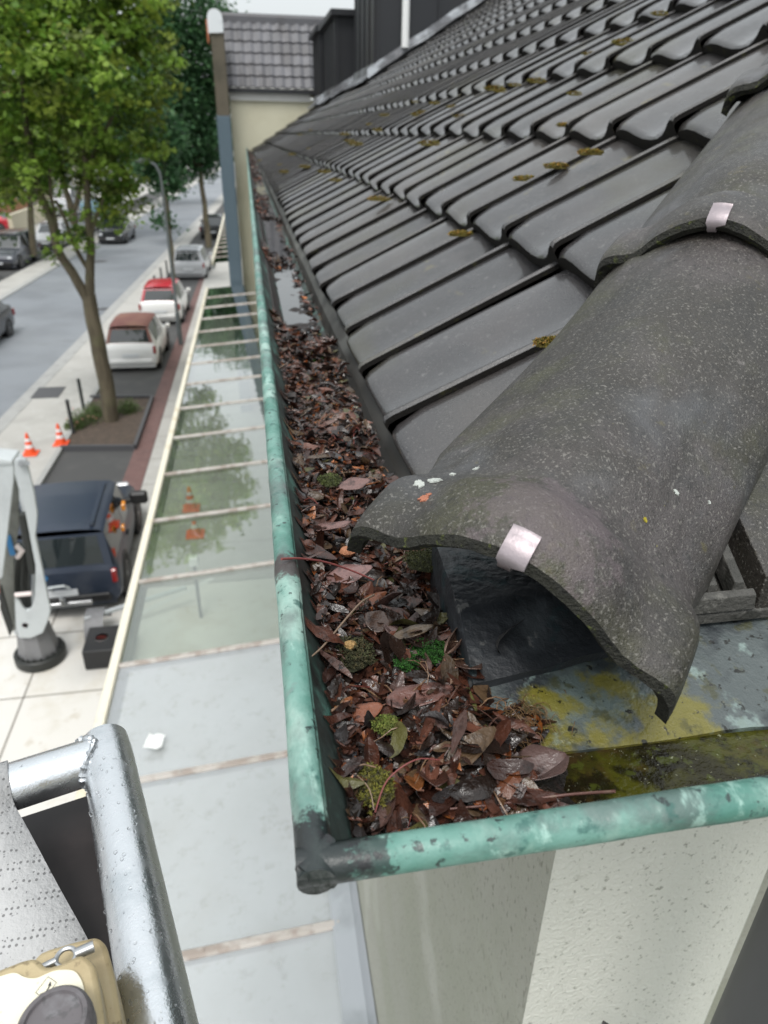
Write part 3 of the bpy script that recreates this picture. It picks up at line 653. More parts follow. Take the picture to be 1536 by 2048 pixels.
# ---------------------------------------------------------------- what lies in the gutter
def bedz(x, y):
    if y < .34: b = -.338-.10*max(0, x-.15)
    elif y < 1.35: b = -.342
    elif y < 3.2: b = -.3655
    else: b = -.362
    b += .016*noise.noise(Vector((x*14, y*14, 1)))+.010*noise.noise(Vector((x*35, y*35, 4)))
    if .44 < y < .62: b -= .006
    m_ = min(x, y-(GY-GX))
    return max(b, -.297-(m_-.019)*1.75+.003)
def in_bed(x, y):
    if x < .031 or y < GY+.024: return False
    if y > .345: return x < .134
    return x < .158+.03*noise.noise(Vector((y*20, x*10, 2)))-(y-.24)*.1
bm_ = MB(); rows = []
ysb = [.231+.008*i for i in range(int(1.5/.008))]; y = ysb[-1]
while y < YEND: y += .03+.01*(y-1.7); ysb.append(min(y, YEND))
for y in ysb:
    row = []
    for k in range(17):
        xm = .172 if y < .335 else .138
        x = .030+(xm-.030)*k/16; z = bedz(x, y)-.003
        if k in (0, 16) and y > .3: z -= .01
        row.append(Vector((x, y, z)))
    rows.append(row)
bm_.grid(rows)
litter_bed = bm_
DEAD = [((.082, .030, .018), 5), ((.046, .018, .012), 6), ((.135, .055, .036), 4), ((.020, .012, .009), 7), ((.19, .060, .022), 1.0), ((.095, .060, .034), 2.5), ((.105, .060, .050), 1.6), ((.030, .026, .026), 2), ((.085, .08, .028), .5), ((.34, .11, .028), .4)]
def pick(tab):
    t = random.uniform(0, sum(w for _, w in tab))
    for c, w in tab:
        t -= w
        if t <= 0: return c
    return tab[0][0]
def leaf(mb, pos, L_, W_2, rotm, curl=0, fold=0, col=(1, 1, 1), nu=6, wob=.15, twist=0, tip=1.0, shape=0):
    vs = []; fs = []; ph = random.uniform(0, 9)
    for i in range(nu+1):
        t = i/nu; w = W_2*(math.sin(math.pi*min(1, t*.94+.03))**.75)*(1-.35*t*tip)
        w *= 1+wob*math.sin(t*9+ph)
        a = curl*(t-.5); 
        yx = (math.sin(a)/curl if abs(curl) > .01 else (t-.5))*L_
        z = ((1-math.cos(a))/curl if abs(curl) > .01 else 0)*L_
        for k, u in enumerate((-1, -.5, 0, .5, 1)):
            fz = abs(u)*w*math.sin(fold); fx = u*w*math.cos(fold*abs(u))
            p = Vector((fx, yx, z+fz+wob*.3*w*math.sin(t*7+u*3+ph)))
            if twist: p = Matrix.Rotation(twist*(t-.5), 3, 'Y') @ p
            vs.append(pos+rotm @ p)
    for i in range(nu):
        for k in range(4): fs.append((i*5+k, i*5+k+1, (i+1)*5+k+1, (i+1)*5+k))
    j = random.uniform(.5, 1.15)
    mb.add(vs, fs, 0, tuple(c*j for c in col))
def rmat(tilt=.5):
    return (Matrix.Rotation(random.uniform(0, 6.283), 3, 'Z') @ Matrix.Rotation(random.gauss(0, tilt), 3, 'X') @ Matrix.Rotation(random.gauss(0, tilt), 3, 'Y'))
lf = MB(); lf.col = (1, 1, 1)
def scatter(n, y0, y1, lmin, lmax, ztop, nu=5, x1=.134, tilt=.42):
    c = 0; tries = 0
    while c < n and tries < n*20:
        tries += 1
        x = random.uniform(.03, .175); y = random.uniform(y0, y1)
        if not in_bed(x, y): continue
        wn_ = .010*noise.noise(Vector((y*9, x*20, 0)))
        if 1.50 < y+wn_*4 < 2.25 and x < .112+wn_: continue
        if 2.55 < y+wn_*6 < 3.7 and x < .116+wn_: continue
        if y > 3.9 and noise.noise(Vector((x*6, y*.8, 6))) > .0: continue
        L_ = random.uniform(lmin, lmax)
        z = bedz(x, y)+random.uniform(-.001, ztop)
        leaf(lf, Vector((x, y, z)), L_, L_*random.uniform(.18, .33), rmat(tilt), random.uniform(-1.6, 1.6), random.uniform(-.6, .9), pick(DEAD), nu)
        c += 1
scatter(2100, .238, .62, .008, .022, .006, tilt=.36)
scatter(430, .238, .62, .020, .036, .011, 6, tilt=.40)
scatter(2000, .60, 1.50, .010, .024, .006, 4, tilt=.34)
scatter(380, .60, 1.50, .020, .036, .010, 5, tilt=.40)
scatter(260, 2.2, 2.62, .012, .034, .006, 4, tilt=.3)
scatter(300, 3.6, 4.6, .015, .04, .005, 3, tilt=.3)
scatter(620, 1.4, 4.0, .014, .035, .006, 3, tilt=.3)
scatter(1500, 3.4, 19.5, .03, .06, .004, 2, tilt=.25)
# crumbs, fibres, thin twiglets
for _ in range(2600):
    x = random.uniform(.03, .18); y = random.uniform(.23, 1.3)
    if not in_bed(x, y): continue
    s_ = random.uniform(.0012, .0035); p = Vector((x, y, bedz(x, y)+random.uniform(.002, .009))); m3 = rmat(1)
    c = pick([((.12, .06, .03), 3), ((.02, .015, .012), 4), ((.3, .27, .25), .5), ((.3, .10, .03), 1)])
    lf.add([p+m3 @ Vector(q)*s_ for q in ((1, 0, 0), (-.6, .8, 0), (-.6, -.8, 0), (0, 0, .8))], [(0, 1, 3), (1, 2, 3), (2, 0, 3)], 0, c)
for _ in range(190):
    x = random.uniform(.035, .165); y = random.uniform(.235, .9)
    if not in_bed(x, y): continue
    p = Vector((x, y, bedz(x, y)+random.uniform(.004, .012))); a = random.uniform(0, 6.28); l_ = random.uniform(.008, .03); pts = []
    for i in range(5): pts.append(p+Vector((math.cos(a)*l_*(i/4-.5), math.sin(a)*l_*(i/4-.5), .004*math.sin(i*1.1)))); a += random.uniform(-.25, .25)
    lf.tube(pts, random.uniform(.00025, .0006), 5, col=pick([((.2, .12, .07), 3), ((.08, .04, .03), 3), ((.18, .05, .04), 1)]))
for v in lf.v:      # nothing sticks through the gutter's skin
    m_ = min(v.x, v.y-(GY-GX))
    if .0 < m_ < .06: v.z = max(v.z, -.297-(m_-.019)*1.75+.001)
litter = lf.build('leaf_litter', [M['leaf']], None, smooth=True, colors=True)
tag(litter, 'heap of small wet rotting leaves and crumbs filling the copper gutter', None, None, 'stuff')
hb = litter_bed.build('humus', [M['litter_bed']], None, smooth=True); tag(hb, 'black wet humus below the rotting leaves in the gutter', None, None, 'stuff')
w = MB(); w.quad((.022, 1.30, -.3615), (.136, 1.30, -.3615), (.136, 19.6, -.3615), (.022, 19.6, -.3615))
tag(w.build('rain_water', [M['water']], None), 'still rain water mirroring the sky in the long gutter', None, None, 'structure')
w = MB(); w.quad((.12, .2535, -.349), (1.15, .2535, -.349), (1.15, .336, -.349), (.12, .336, -.349))
tag(w.build('gutter_water', [M['water_olive']], None), 'olive green algae water in the short front gutter', None, None, 'structure')

# distinct leaves: (name px py z length width heading tilt-x tilt-y curl fold colour label)
def P3(px, py, z): return onz(px, py, z)
BIG = [
 (1085, 1548, -.334, .038, .022, 1.35, .10, -.22, 1.2, .55, (.15, .095, .085), 'large purplish veined leaf curling up where the litter meets the green water'),
 (905, 1290, -.322, .048, .014, .55, -.25, .35, .5, 1.25, (.19, .115, .085), 'long light brown leaf rolled into a tube beside the lead sheet'),
 (938, 1335, -.320, .020, .014, 1.3, -.2, -.35, .9, .2, (.20, .11, .08), 'torn brown leaf end at the lower end of the rolled leaf'),
 (790, 1272, -.328, .034, .010, -.25, .15, .3, -.8, .4, (.23, .14, .125), 'pinkish leaf strip standing just above the bright green moss'),
 (828, 1268, -.322, .032, .010, 1.35, .1, -.2, .5, .35, (.15, .11, .075), 'flat olive brown leaf lying crosswise above the bright green moss'),
 (668, 1058, -.322, .040, .017, 1.0, -.1, -.25, .6, .3, (.24, .13, .115), 'broad pale pinkish brown leaf by the bead near the tilted hip tile'),
 (700, 1150, -.327, .040, .014, 1.45, .15, .1, .5, .2, (.23, .13, .12), 'wet pink brown leaf shining just below the reddish twig'),
 (862, 1558, -.330, .040, .0125, .10, -.55, .15, .4, .5, (.12, .05, .035), 'pointed dark red-brown leaf standing upright near the front bead'),
 (830, 1565, -.332, .030, .008, .05, -.5, -.1, .3, .6, (.42, .15, .045), 'bright orange leaf wedged upright beside the pointed dark one'),
 (680, 1510, -.332, .026, .012, .1, -.3, .1, .2, .2, (.12, .12, .13), 'slate grey leaf standing in the litter beside the bead'),
 (655, 1490, -.330, .028, .008, -.2, -.55, .35, .5, .6, (.36, .17, .12), 'salmon brown pointed leaf leaning on the gutter wall by the grey one'),
 (930, 1420, -.330, .036, .009, .35, .1, .2, .4, .4, (.20, .20, .07), 'narrow leaf turning green and yellow below the rolled leaf'),
 (962, 1480, -.330, .026, .016, .2, .1, .1, .3, .1, (.14, .13, .05), 'flat leaf stained yellow-green in the middle of the litter'),
 (735, 1425, -.331, .022, .010, 1.2, .1, 0, .3, .2, (.24, .09, .05), 'rust orange leaf fragment below the slender pale stalk'),
 (840, 1395, -.330, .046, .013, 1.55, .12, .08, .4, .3, (.17, .085, .07), 'long dull red leaf lying crosswise below the bright green moss'),
 (756, 1245, -.329, .024, .014, .4, .1, .2, .5, .3, (.13, .08, .06), 'crumpled brown leaf to the left of the pinkish strip'),
 (710, 970, -.325, .034, .014, 1.4, .15, .1, .4, .2, (.23, .125, .11), 'wide rose brown leaf near the small moss cushion farther up the gutter'),
 (560, 860, -.330, .0, .0, 0, 0, 0, 0, 0, None, None),
]
for px, py, z, L_, W2, hd, tx, ty, cu, fo, c, lab in BIG:
    if c is None: continue
    c = tuple(x_*.78 for x_ in c)
    m_ = MB(); p = P3(px, py, z)
    rm = Matrix.Rotation(-hd, 3, 'Z') @ Matrix.Rotation(tx, 3, 'X') @ Matrix.Rotation(ty, 3, 'Y')
    leaf(m_, Vector((0, 0, 0)), L_, W2, rm, cu, fo, c, 12, .10)
    m_.tube([rm @ Vector((0, -L_*.5, .001)), rm @ Vector((.002, -L_*.62, .002))], .0006, 5, col=(.2, .1, .07))
    o_ = m_.build('dead_leaf', [M['leaf']], None, smooth=True, colors=True, local=True)
    so = o_.modifiers.new('t', 'SOLIDIFY'); so.thickness = .0005
    o_.location = p+Vector((0, 0, H)); tag(o_, lab, 'dead leaf', 'single dead leaves on top of the litter')
def twig(pts, r, m_, lab, name='twig', r2=None, group=None):
    b_ = MB(); n = len(pts); b_.tube(pts, r, 8, rs=[r+(r2-r)*i/(n-1) for i in range(n)] if r2 else None)
    o_ = b_.build(name, [m_], None, smooth=True); tag(o_, lab, 'twig', group); return o_
def spl(pts, n=5):
    out = []
    for i in range(len(pts)-1):
        p0 = pts[max(i-1, 0)]; p1 = pts[i]; p2 = pts[i+1]; p3 = pts[min(i+2, len(pts)-1)]
        for k in range(n):
            t = k/n; out.append(.5*((2*p1)+(p2-p0)*t+(2*p0-5*p1+4*p2-p3)*t*t+(3*p1-p0-3*p2+p3)*t**3))
    return out+[pts[-1]]
M['twig_red'] = mat('reddish_leaf_stalk', (.20, .055, .05), .4); M['twig_pale'] = mat('pale_stalk', (.24, .17, .12), .5)
twig(spl([P3(563, 1118, -.276), P3(600, 1117, -.284), P3(650, 1124, -.298), P3(700, 1140, -.312), P3(748, 1160, -.322)]), .0010, M['twig_red'], 'reddish twig reaching out of the litter across the green bead', r2=.0007)
b_ = MB()
twig(spl([P3(622, 1314, -.300), P3(650, 1288, -.308), P3(690, 1240, -.316), P3(722, 1205, -.322), P3(748, 1190, -.326)]), .0006, M['twig_pale'], 'slender pale curved stalk leaning on the gutter wall', r2=.0009)
twig(spl([P3(1230, 1583, -.306), P3(1130, 1590, -.322), P3(1000, 1608, -.325), P3(900, 1618, -.326)]), .0009, M['twig'], 'long thin twig lying along the front bead', r2=.0006)
twig(spl([P3(690, 1532, -.322), P3(735, 1572, -.314), P3(748, 1620, -.318)]), .0004, M['twig_pale'], 'hair-thin stalk near the yellow-green moss cushion', r2=.0003)
twig(spl([P3(750, 1625, -.324), P3(775, 1560, -.316), P3(830, 1520, -.312), P3(880, 1520, -.320)]), .0005, M['twig_red'], 'thin red arched stalk between moss cushion and orange leaf', r2=.0004)
# dry moss fibres near the water
nf = MB()
for _ in range(150):
    q = P3(random.gauss(1045, 26), random.gauss(1435, 30), -.337); a = random.uniform(0, 6.28); l_ = random.uniform(.006, .014); pts = []
    for i in range(6): pts.append(q+Vector((math.cos(a)*l_*(i/5-.5), math.sin(a)*l_*(i/5-.5), -.001+.005*math.sin(i*.63)))); a += random.uniform(-.5, .5)
    nf.tube(pts, .00022, 4)
tag(nf.build('fibre_tangle', [M['needle']], None), 'tangle of dry tan fibres between the leaves and the lichen patch', None, None, 'stuff')
# moss cushions
def moss(px, py, z, r, cols, lab, n=500, name='moss_cushion', cat='moss', flat=.36, P=None, group=None, sz=.0016, stretch=(1, 1)):
    b_ = MB(); c0 = Vector((0, 0, 0))
    core = []
    for i in range(9):
        th = i/8*math.pi/2; row = []
        for k in range(13):
            a = k/12*2*math.pi; rr = r*.86*math.cos(th)*(1+.2*noise.noise(Vector((math.cos(a)*1.5+px, math.sin(a)*1.5, i*.2))))
            row.append(c0+Vector((rr*math.cos(a)*stretch[0], rr*math.sin(a)*stretch[1], r*flat*.8*math.sin(th)-.002)))
        core.append(row)
    b_.col = tuple(x*.5 for x in cols[0]); b_.grid(core, mi=0); b_.col = None
    for _ in range(n):
        th = math.acos(random.uniform(0, 1))*.98; a = random.uniform(0, 6.283)
        lump = 1+.22*noise.noise(Vector((math.cos(a)*2+px, math.sin(a)*2, th*2)))
        d = Vector((math.sin(th)*math.cos(a)*stretch[0], math.sin(th)*math.sin(a)*stretch[1], math.cos(th)*flat)); p = c0+d*r*lump*random.uniform(.8, 1.0)
        m3 = rmat(.6); s_ = sz*random.uniform(.6, 1.4); c = random.choice(cols); j = random.uniform(.6, 1.4)
        for q in range(3):
            mm = m3 @ Matrix.Rotation(q*2.1, 3, 'Z')
            b_.add([p, p+mm @ Vector((s_*.35, s_*.3, s_)), p+mm @ Vector((0, s_*1.1, s_*1.3)), p+mm @ Vector((-s_*.35, s_*.3, s_))], [(0, 1, 2, 3)], 0, tuple(x*j for x in c))
    o_ = b_.build(name, [M['moss_green']], None, colors=True, local=True)
    o_.location = (P if P is not None else P3(px, py, z))+Vector((0, 0, H)); tag(o_, lab, cat, group); return o_
G1 = [(.020, .085, .010), (.028, .12, .012), (.014, .05, .007)]; G2 = [(.13, .13, .015), (.08, .08, .015), (.19, .17, .03), (.05, .045, .02)]; G3 = [(.05, .055, .02), (.08, .07, .03), (.03, .03, .012)]
moss(858, 1305, -.329, .014, G1, 'bright green moss tuft glowing between brown leaves', 700)
moss(815, 1325, -.329, .009, G1, 'small bright green moss lump left of the larger bright tuft', 400)
moss(735, 1575, -.326, .0145, G2, 'round yellow-green moss cushion in the corner of the gutter', 800, sz=.0019)
moss(772, 1452, -.328, .0075, [(.10, .13, .02), (.14, .15, .03)], 'small olive moss lump in the middle of the leaf litter', 300)
moss(700, 1310, -0.328, .018, G3, 'dull brownish moss pad against the gutter wall', 600)
moss(660, 962, -0.327, .013, [(.09, .11, .03), (.05, .06, .02)], 'grey-green moss lump far up the litter by the bead', 260)
moss(850, 1120, -0.326, .020, [(.06, .065, .02), (.04, .045, .015)], 'dark moss lump in the shade under the tilted hip tile', 350)
moss(632, 720, -.345, .017, [(.04, .10, .01), (.06, .13, .02)], 'fresh green moss lump far along the gutter', 250)
# lichen + bark on the lowest hip tile
def on_hip(px, py, z): return onz(px, py, z)
from mathutils.bvhtree import BVHTree
def hit(o_, px, py):
    off = Vector((0, 0, H)); vs = [v_.co+HOUSE.location-off for v_ in o_.data.vertices]
    t_ = BVHTree.FromPolygons(vs, [tuple(p_.vertices) for p_ in o_.data.polygons]); l_, n_, _, _ = t_.ray_cast(Vector((0, 0, 0)), ray(px, py))
    return l_, (n_ if n_ is None or n_.dot(l_) < 0 else -n_)
def patch(o_, px, py, r_, m_, nm, n=26, th=.0007, asp=1.0, rough=.85):
    l_, n_ = hit(o_, px, py)
    if l_ is None: return None
    t1 = n_.cross(Vector((0, 0, 1))).normalized(); t2 = n_.cross(t1); c_ = MB()
    for q_ in range(3 if r_ > .003 else 1):
        ce = l_+t1*random.gauss(0, r_*.45)*asp+t2*random.gauss(0, r_*.35) if q_ else l_
        rr = r_*(1 if q_ == 0 else random.uniform(.3, .6)); rim = []
        for k in range(n):
            a = 2*math.pi*k/n; rad = rr*(1+rough*noise.noise(Vector((math.cos(a)*2.2+px, math.sin(a)*2.2, q_*5.)))+.12*random.uniform(-1, 1))
            rim.append((math.cos(a)*rad*asp, math.sin(a)*rad))
        inn = [ce+t1*x*.8+t2*y+n_*th for x, y in rim]; out_ = [ce+t1*x*.88+t2*y*1.08-n_*th*.6 for x, y in rim]
        c_.add(inn+out_+[ce+n_*th*1.1], [(2*n, k, (k+1) % n) for k in range(n)]+[(k, n+k, n+(k+1) % n, (k+1) % n) for k in range(n)])
    p_ = c_.build(nm, [m_], None); p_.parent = o_; p_.location = -Vector(HOUSE['_w']); return p_
M['lichen_y'] = mat('yellow_lichen', (.30, .25, .02), .9, bump=[(300, .002)])
for px, py, r_, m_ in ((838, 968, .0042, 'lichen'), (868, 961, .0048, 'lichen'), (952, 938, .0022, 'lichen'), (905, 949, .0020, 'lichen'), (1290, 1040, .0016, 'lichen_y'), (1352, 985, .0022, 'lichen'), (1418, 1005, .0014, 'lichen'), (848, 997, .0036, 'bark_red'), (858, 990, .0018, 'bark_red')):
    patch(h1, px, py, r_, M[m_], 'lichen' if 'lichen' in m_ else 'bark_flake')
patch(h1, 1497, 480, .0045, M['lichen_y'], 'lichen')
# small things: fruit stones
def nut(px, py, z, r, c, lab):
    b_ = MB(); b_.lathe([(0, -r*.8), (r*.7, -r*.55), (r, 0), (r*.75, r*.55), (0, r*.9)], (0, 0, 0), n=10)
    for v in b_.v: v.x *= 1.3
    o_ = b_.build('fruit_stone', [mat('stone_'+str(px), c, .6, layers=[(tuple(x*.4 for x in c), 300, .5, .7, .6)], bump=[(500, .002)])], None, smooth=True, local=True); o_.location = P3(px, py, z)+Vector((0, 0, H)); tag(o_, lab, 'fruit stone')
nut(695, 1103, -.318, .0058, (.38, .16, .08), 'light orange-brown fruit stone below the broad pinkish leaf'); nut(700, 1291, -.322, .0042, (.36, .22, .08), 'ochre fruit stone on the dull brownish moss pad'); nut(658, 1515, -.322, .004, (.45, .25, .18), 'pale pink fruit stone against the gutter wall')

# moss on the roof ------------------------------------------------
def onroof(px, py, h=.0):
    r = ray(px, py); n = Vector((-math.sin(AL), 0, math.cos(AL))); P0 = Vector((EX, 1, EZ+h)); return r*(n.dot(P0)/n.dot(r))
GR = [(.20, .16, .02), (.11, .10, .015), (.30, .17, .03)]
RM = [(1108, 688, .017, 'orange-tinged moss lump tucked against the lowest hip tile'), (920, 470, .016, 'olive moss lump on the lowest course beside the black joint'), (757, 400, .026, 'ochre moss lump on the lowest course, middle of the roof'),
      (1050, 360, .018, 'moss lump at the lower end of a mossy seam on the second course'), (1112, 335, .018, 'moss lump in the middle of the mossy seam on the second course'), (1180, 308, .018, 'long moss lump at the upper end of the mossy seam on the second course'),
      (1128, 252, .012, 'tiny moss tuft in the joint above the second course')]
for px, py, r_, lab in RM:
    moss(px, py, 0, r_, GR, lab, 260, name='roof_moss', P=onroof(px, py, -.018), group='moss lumps on the tiles', flat=.4, sz=.0022, stretch=(1.5, .55))
far = [(700, 283), (712, 290), (690, 270), (618, 298), (540, 268), (585, 310), (522, 322), (560, 330), (770, 232), (830, 205), (905, 215), (990, 180), (1075, 165), (1320, 30), (600, 270), (625, 262), (650, 345), (672, 362), (505, 300), (570, 345), (610, 335), (845, 225), (870, 208), (925, 236), (1000, 184), (1030, 172), (860, 290), (840, 232), (740, 250), (760, 262), (1150, 190), (1250, 90), (1180, 110)]
proto = moss(0, 0, 0, .020, GR, 'x', 60, name='roof_moss', P=onroof(*far[0], -.015), flat=.4, sz=.005, stretch=(1.6, .6), group='small far moss specks on the tiles')
proto['label'] = 'small olive moss speck dotted on the farther tile courses'
FARLAB = None
for i, (px, py) in enumerate(far[1:]):
    c_ = proto.copy(); scene.collection.objects.link(c_); c_.location = onroof(px, py, -.015)+Vector((0, 0, H)); s_ = random.uniform(.6, 1.3); c_.scale = (s_, s_, s_); c_.rotation_euler.z = random.uniform(-.3, .3)

# ---------------------------------------------------------------- ground, road, pavements (local coordinates: street level z = 0)
def sheet(name, poly, z, m, h0=None, kind='structure'):
    b_ = MB()
    if h0 is None: b_.add([(x, y, z) for x, y in poly], [tuple(range(len(poly)))])
    else: b_.prism(poly, h0, z)
    return tag(b_.build(name, m, None, local=True), None, None, None, kind)
sheet('ground', [(-900, -200), (900, -200), (900, 1400), (-900, 1400)], -.02, M['ground'])
def rx(y): return -6.95+.043*(y-19)     # right edge of the carriageway
def strip(name, f0, f1, y0, y1, z, m, h0=None, n=12):
    ys_ = [y0+(y1-y0)*i/n for i in range(n+1)]
    return sheet(name, [(f1(y), y) for y in ys_]+[(f0(y), y) for y in ys_[::-1]], z, m, h0)
strip('road', lambda y: rx(y)-5.05, lambda y: rx(y), -10, 330, 0, M['asphalt'])
strip('gutter_stones', lambda y: rx(y)-.0, lambda y: rx(y)+.30, -10, 330, .015, M['kerb'])
strip('kerb', lambda y: rx(y)+.30, lambda y: rx(y)+.45, -10, 330, .08, M['kerb'], -.01)
strip('pavement', lambda y: rx(y)+.45, lambda y: -4.95+.012*(y-15), -10, 48, .07, M['paving'], -.01)
strip('pavement', lambda y: rx(y)+.45, lambda y: -4.55+.043*(y-48), 48, 330, .066, M['paving'], -.01)
strip('bay_kerb', lambda y: -4.95+.012*(y-15), lambda y: -4.83+.012*(y-15), 9, 48, .09, M['kerb'], -.01)
strip('parking_bay', lambda y: -4.83+.012*(y-15), lambda y: -3.16+.012*(y-15), 10.5, 48, .004, M['bay'])
strip('parking_bay', lambda y: -4.55+.043*(y-48), lambda y: -2.76+.043*(y-48), 48, 330, .004, M['bay'])
strip('brick_strip', lambda y: -3.16+.012*(y-15), lambda y: -2.72+.004*(y-15), 10.5, 48, .02, M['brick_strip'], -.01)
sheet('forecourt', [(-2.72, 10.5), (-2.6, 48), (.4, 48), (.4, 10.5)], .028, M['paving'], -.01)
sheet('forecourt', [(-4.9, -4), (.4, -4), (.4, 10.46), (-4.9, 10.46)], .034, M['paving_white'], -.01)
strip('kerb', lambda y: rx(y)-5.35, lambda y: rx(y)-5.05, -10, 330, .05, M['kerb'], -.01)
strip('pavement', lambda y: rx(y)-6.6, lambda y: rx(y)-5.35, -10, 330, .045, M['paving'], -.01)
strip('parking_bay', lambda y: rx(y)-9.1, lambda y: rx(y)-6.6, -10, 330, .006, M['bay'])
strip('pavement', lambda y: rx(y)-14, lambda y: rx(y)-9.1, -10, 330, .05, M['paving'], -.01)
# slab joints on the forecourt
def thin(name, pts, wd, z, m):
    b_ = MB()
    for (a, c) in pts:
        a = Vector((*a, 0)); c = Vector((*c, 0)); d = (c-a).normalized(); n_ = Vector((-d.y, d.x, 0))*wd
        b_.add([a+n_+Vector((0, 0, z)), a-n_+Vector((0, 0, z)), c-n_+Vector((0, 0, z)), c+n_+Vector((0, 0, z))], [(0, 1, 2, 3)])
    return tag(b_.build(name, m, None, local=True), None, None, None, 'structure')
M['joint'] = mat('slab_joint', (.24, .22, .19), .9)
thin('slab_joints', [((-4.9, y), (-2.3, y+.0)) for y in (5.2, 6.6, 8.0, 9.4)]+[((x, -4), (x, 10.4)) for x in (-3.45, )], .012, .038, M['joint'])
thin('slab_joints', [((-2.7, y), (.4, y)) for y in (11.8, 13.2, 14.6, 16.0, 17.4, 18.8, 20.2, 22, 24)], .012, .033, M['joint'])
thin('line_marking', [((-2.75, 9.25), (-1.05, 10.6))], .055, .039, mat('faded_white_marking', (.62, .62, .6), .7))
# tree pit
b_ = MB(); b_.prism([(-4.80, 16.95), (-3.20, 16.75), (-3.20, 20.4), (-4.80, 20.6)], -.01, .06); tag(b_.build('tree_pit_soil', M['soil'], None, local=True), None, None, None, 'structure')
b_ = MB()
for p, q in (((-4.85, 16.85), (-3.12, 16.65)), ((-3.12, 16.65), (-3.12, 20.4)), ((-3.12, 20.4), (-4.85, 20.6))):
    a = Vector((*p, .07)); c = Vector((*q, .07)); d = (c-a); L_ = d.length
    b_.box((0, -.04, -.08), (L_, .04, .07), M=Matrix.Translation(a) @ Matrix.Rotation(math.atan2(d.y, d.x), 4, 'Z'))
tag(b_.build('tree_pit_edging', mat('dark_steel_edging', (.07, .07, .075), .6), None, local=True), 'low dark edging around the tree pit nearest the traffic cones', 'edging')
# covers in the road
for px, py, r_, lab in ((200, 523, .42, 'round iron manhole cover in the carriageway ahead of the driving car'), (208, 618, .30, 'small iron cover by the gutter stones'),):
    p = onz(px, py, -H); b_ = MB(); b_.lathe([(0, .006), (r_*.8, .006), (r_, .004)], (0, 0, 0), n=20); o_ = b_.build('manhole_cover', M['iron'], None, local=True); o_.location = (p.x, p.y, .002); tag(o_, lab, 'manhole cover')
p = onz(98, 790, -H); b_ = MB(); b_.box((-.38, -.5, 0), (.38, .5, .012)); o_ = b_.build('cover_plate', M['iron'], None, local=True); o_.location = (p.x, p.y, .071); tag(o_, 'dark rectangular cover plate in the pavement near the bollards', 'cover plate')
p = onz(75, 530, -H)

# traffic cones -------------------------------------------------
def cone(px, py, lab, h=.52, z0=.07):
    p = onz(px, py, -H+z0); c = empty('traffic_cone', (p.x, p.y, z0), lab, 'traffic cone', 'orange traffic cones')
    b_ = MB(); b_.box((-.17, -.17, 0), (.17, .17, .035), bev=.008)
    b_.build('base', M['cone'], c, local=True)
    b_ = MB(); b_.lathe([(.125, .03), (.12, .05), (.026, h), (.018, h+.004), (0, h+.004)], (0, 0, 0), n=20); b_.build('body', M['cone'], c, local=True, smooth=True)
    for z0_, z1 in ((.17, .25), (.33, .40)):
        def rr(z): return .12+(.026-.12)*(z-.05)/(h-.05)+.002
        b_ = MB(); b_.lathe([(rr(z0_), z0_), (rr(z1), z1)], (0, 0, 0), n=20); b_.build('reflective_band', M['cone_white'], c, local=True, smooth=True)
cone(62, 908, 'orange and white traffic cone, left one on the pavement'); cone(123, 888, 'orange and white traffic cone beside the tree pit corner')
cone(383, 1018, 'traffic cone under the glass canopy beside the navy van', z0=.03, h=.5); cone(391, 1070, 'traffic cone under the glass canopy, nearest to the eye', z0=.035, h=.30)
# small white lamp head on a pole seen through the glass
p = onz(402, 1235, -H+.03); t = empty('path_light', (p.x, p.y, .03), 'slim pole with a small white box head under the glass', 'path light')
b_ = MB(); b_.tube([(0, 0, 0), (0, 0, 1.0)], .025, 10); b_.build('pole', M['lamp_grey'], t, local=True, smooth=True)
b_ = MB(); b_.box((-.07, -.06, .98), (.07, .06, 1.14), bev=.015); b_.build('head', M['white_paint'], t, local=True)

# bollards
for i, (px, py, lab) in enumerate(((147, 866, 'dark slim bollard nearest the traffic cones'), (168, 820, 'dark slim bollard behind the flowering bush'), (313, 590, 'dark bollard left of the white car with red roof, nearest of three'), (325, 572, 'middle one of three dark bollards by the silver car'), (336, 556, 'farthest of three dark bollards by the silver car'))):
    p = onz(px, py, -H+.07); b_ = MB(); b_.lathe([(.045, 0), (.045, .80), (.05, .81), (.05, .86), (.03, .885), (0, .89)], (0, 0, 0), n=12)
    o_ = b_.build('bollard', M['bollard'], None, smooth=True, local=True); o_.location = (p.x, p.y, .07); tag(o_, lab, 'bollard', 'dark bollards along the bays')
# lamp post
p = onz(362, 690, -H); lp = empty('street_lamp', (p.x, p.y, 0), 'tall slim grey street lamp between the parked white cars and the canopy', 'street lamp')
b_ = MB(); b_.tube([(0, 0, 0), (0, 0, 1.1)], .085, 14); b_.tube([(0, 0, 1.1), (0, 0, 1.16), (0, 0, 5.3)], .06, 14, rs=[.085, .062, .045]); b_.build('pole', M['lamp_grey'], lp, local=True, smooth=True)
b_ = MB(); b_.tube([(0, 0, 5.3), (-.02, 0, 5.62), (-.12, 0, 5.85), (-.28, 0, 5.97), (-.34, 0, 5.99)], .04, 12); b_.build('arm', M['lamp_grey'], lp, local=True, smooth=True)
b_ = MB(); b_.box((-.72, -.1, 5.94), (-.30, .1, 6.05), bev=.03); b_.build('lamp_head', M['lamp_grey'], lp, local=True)

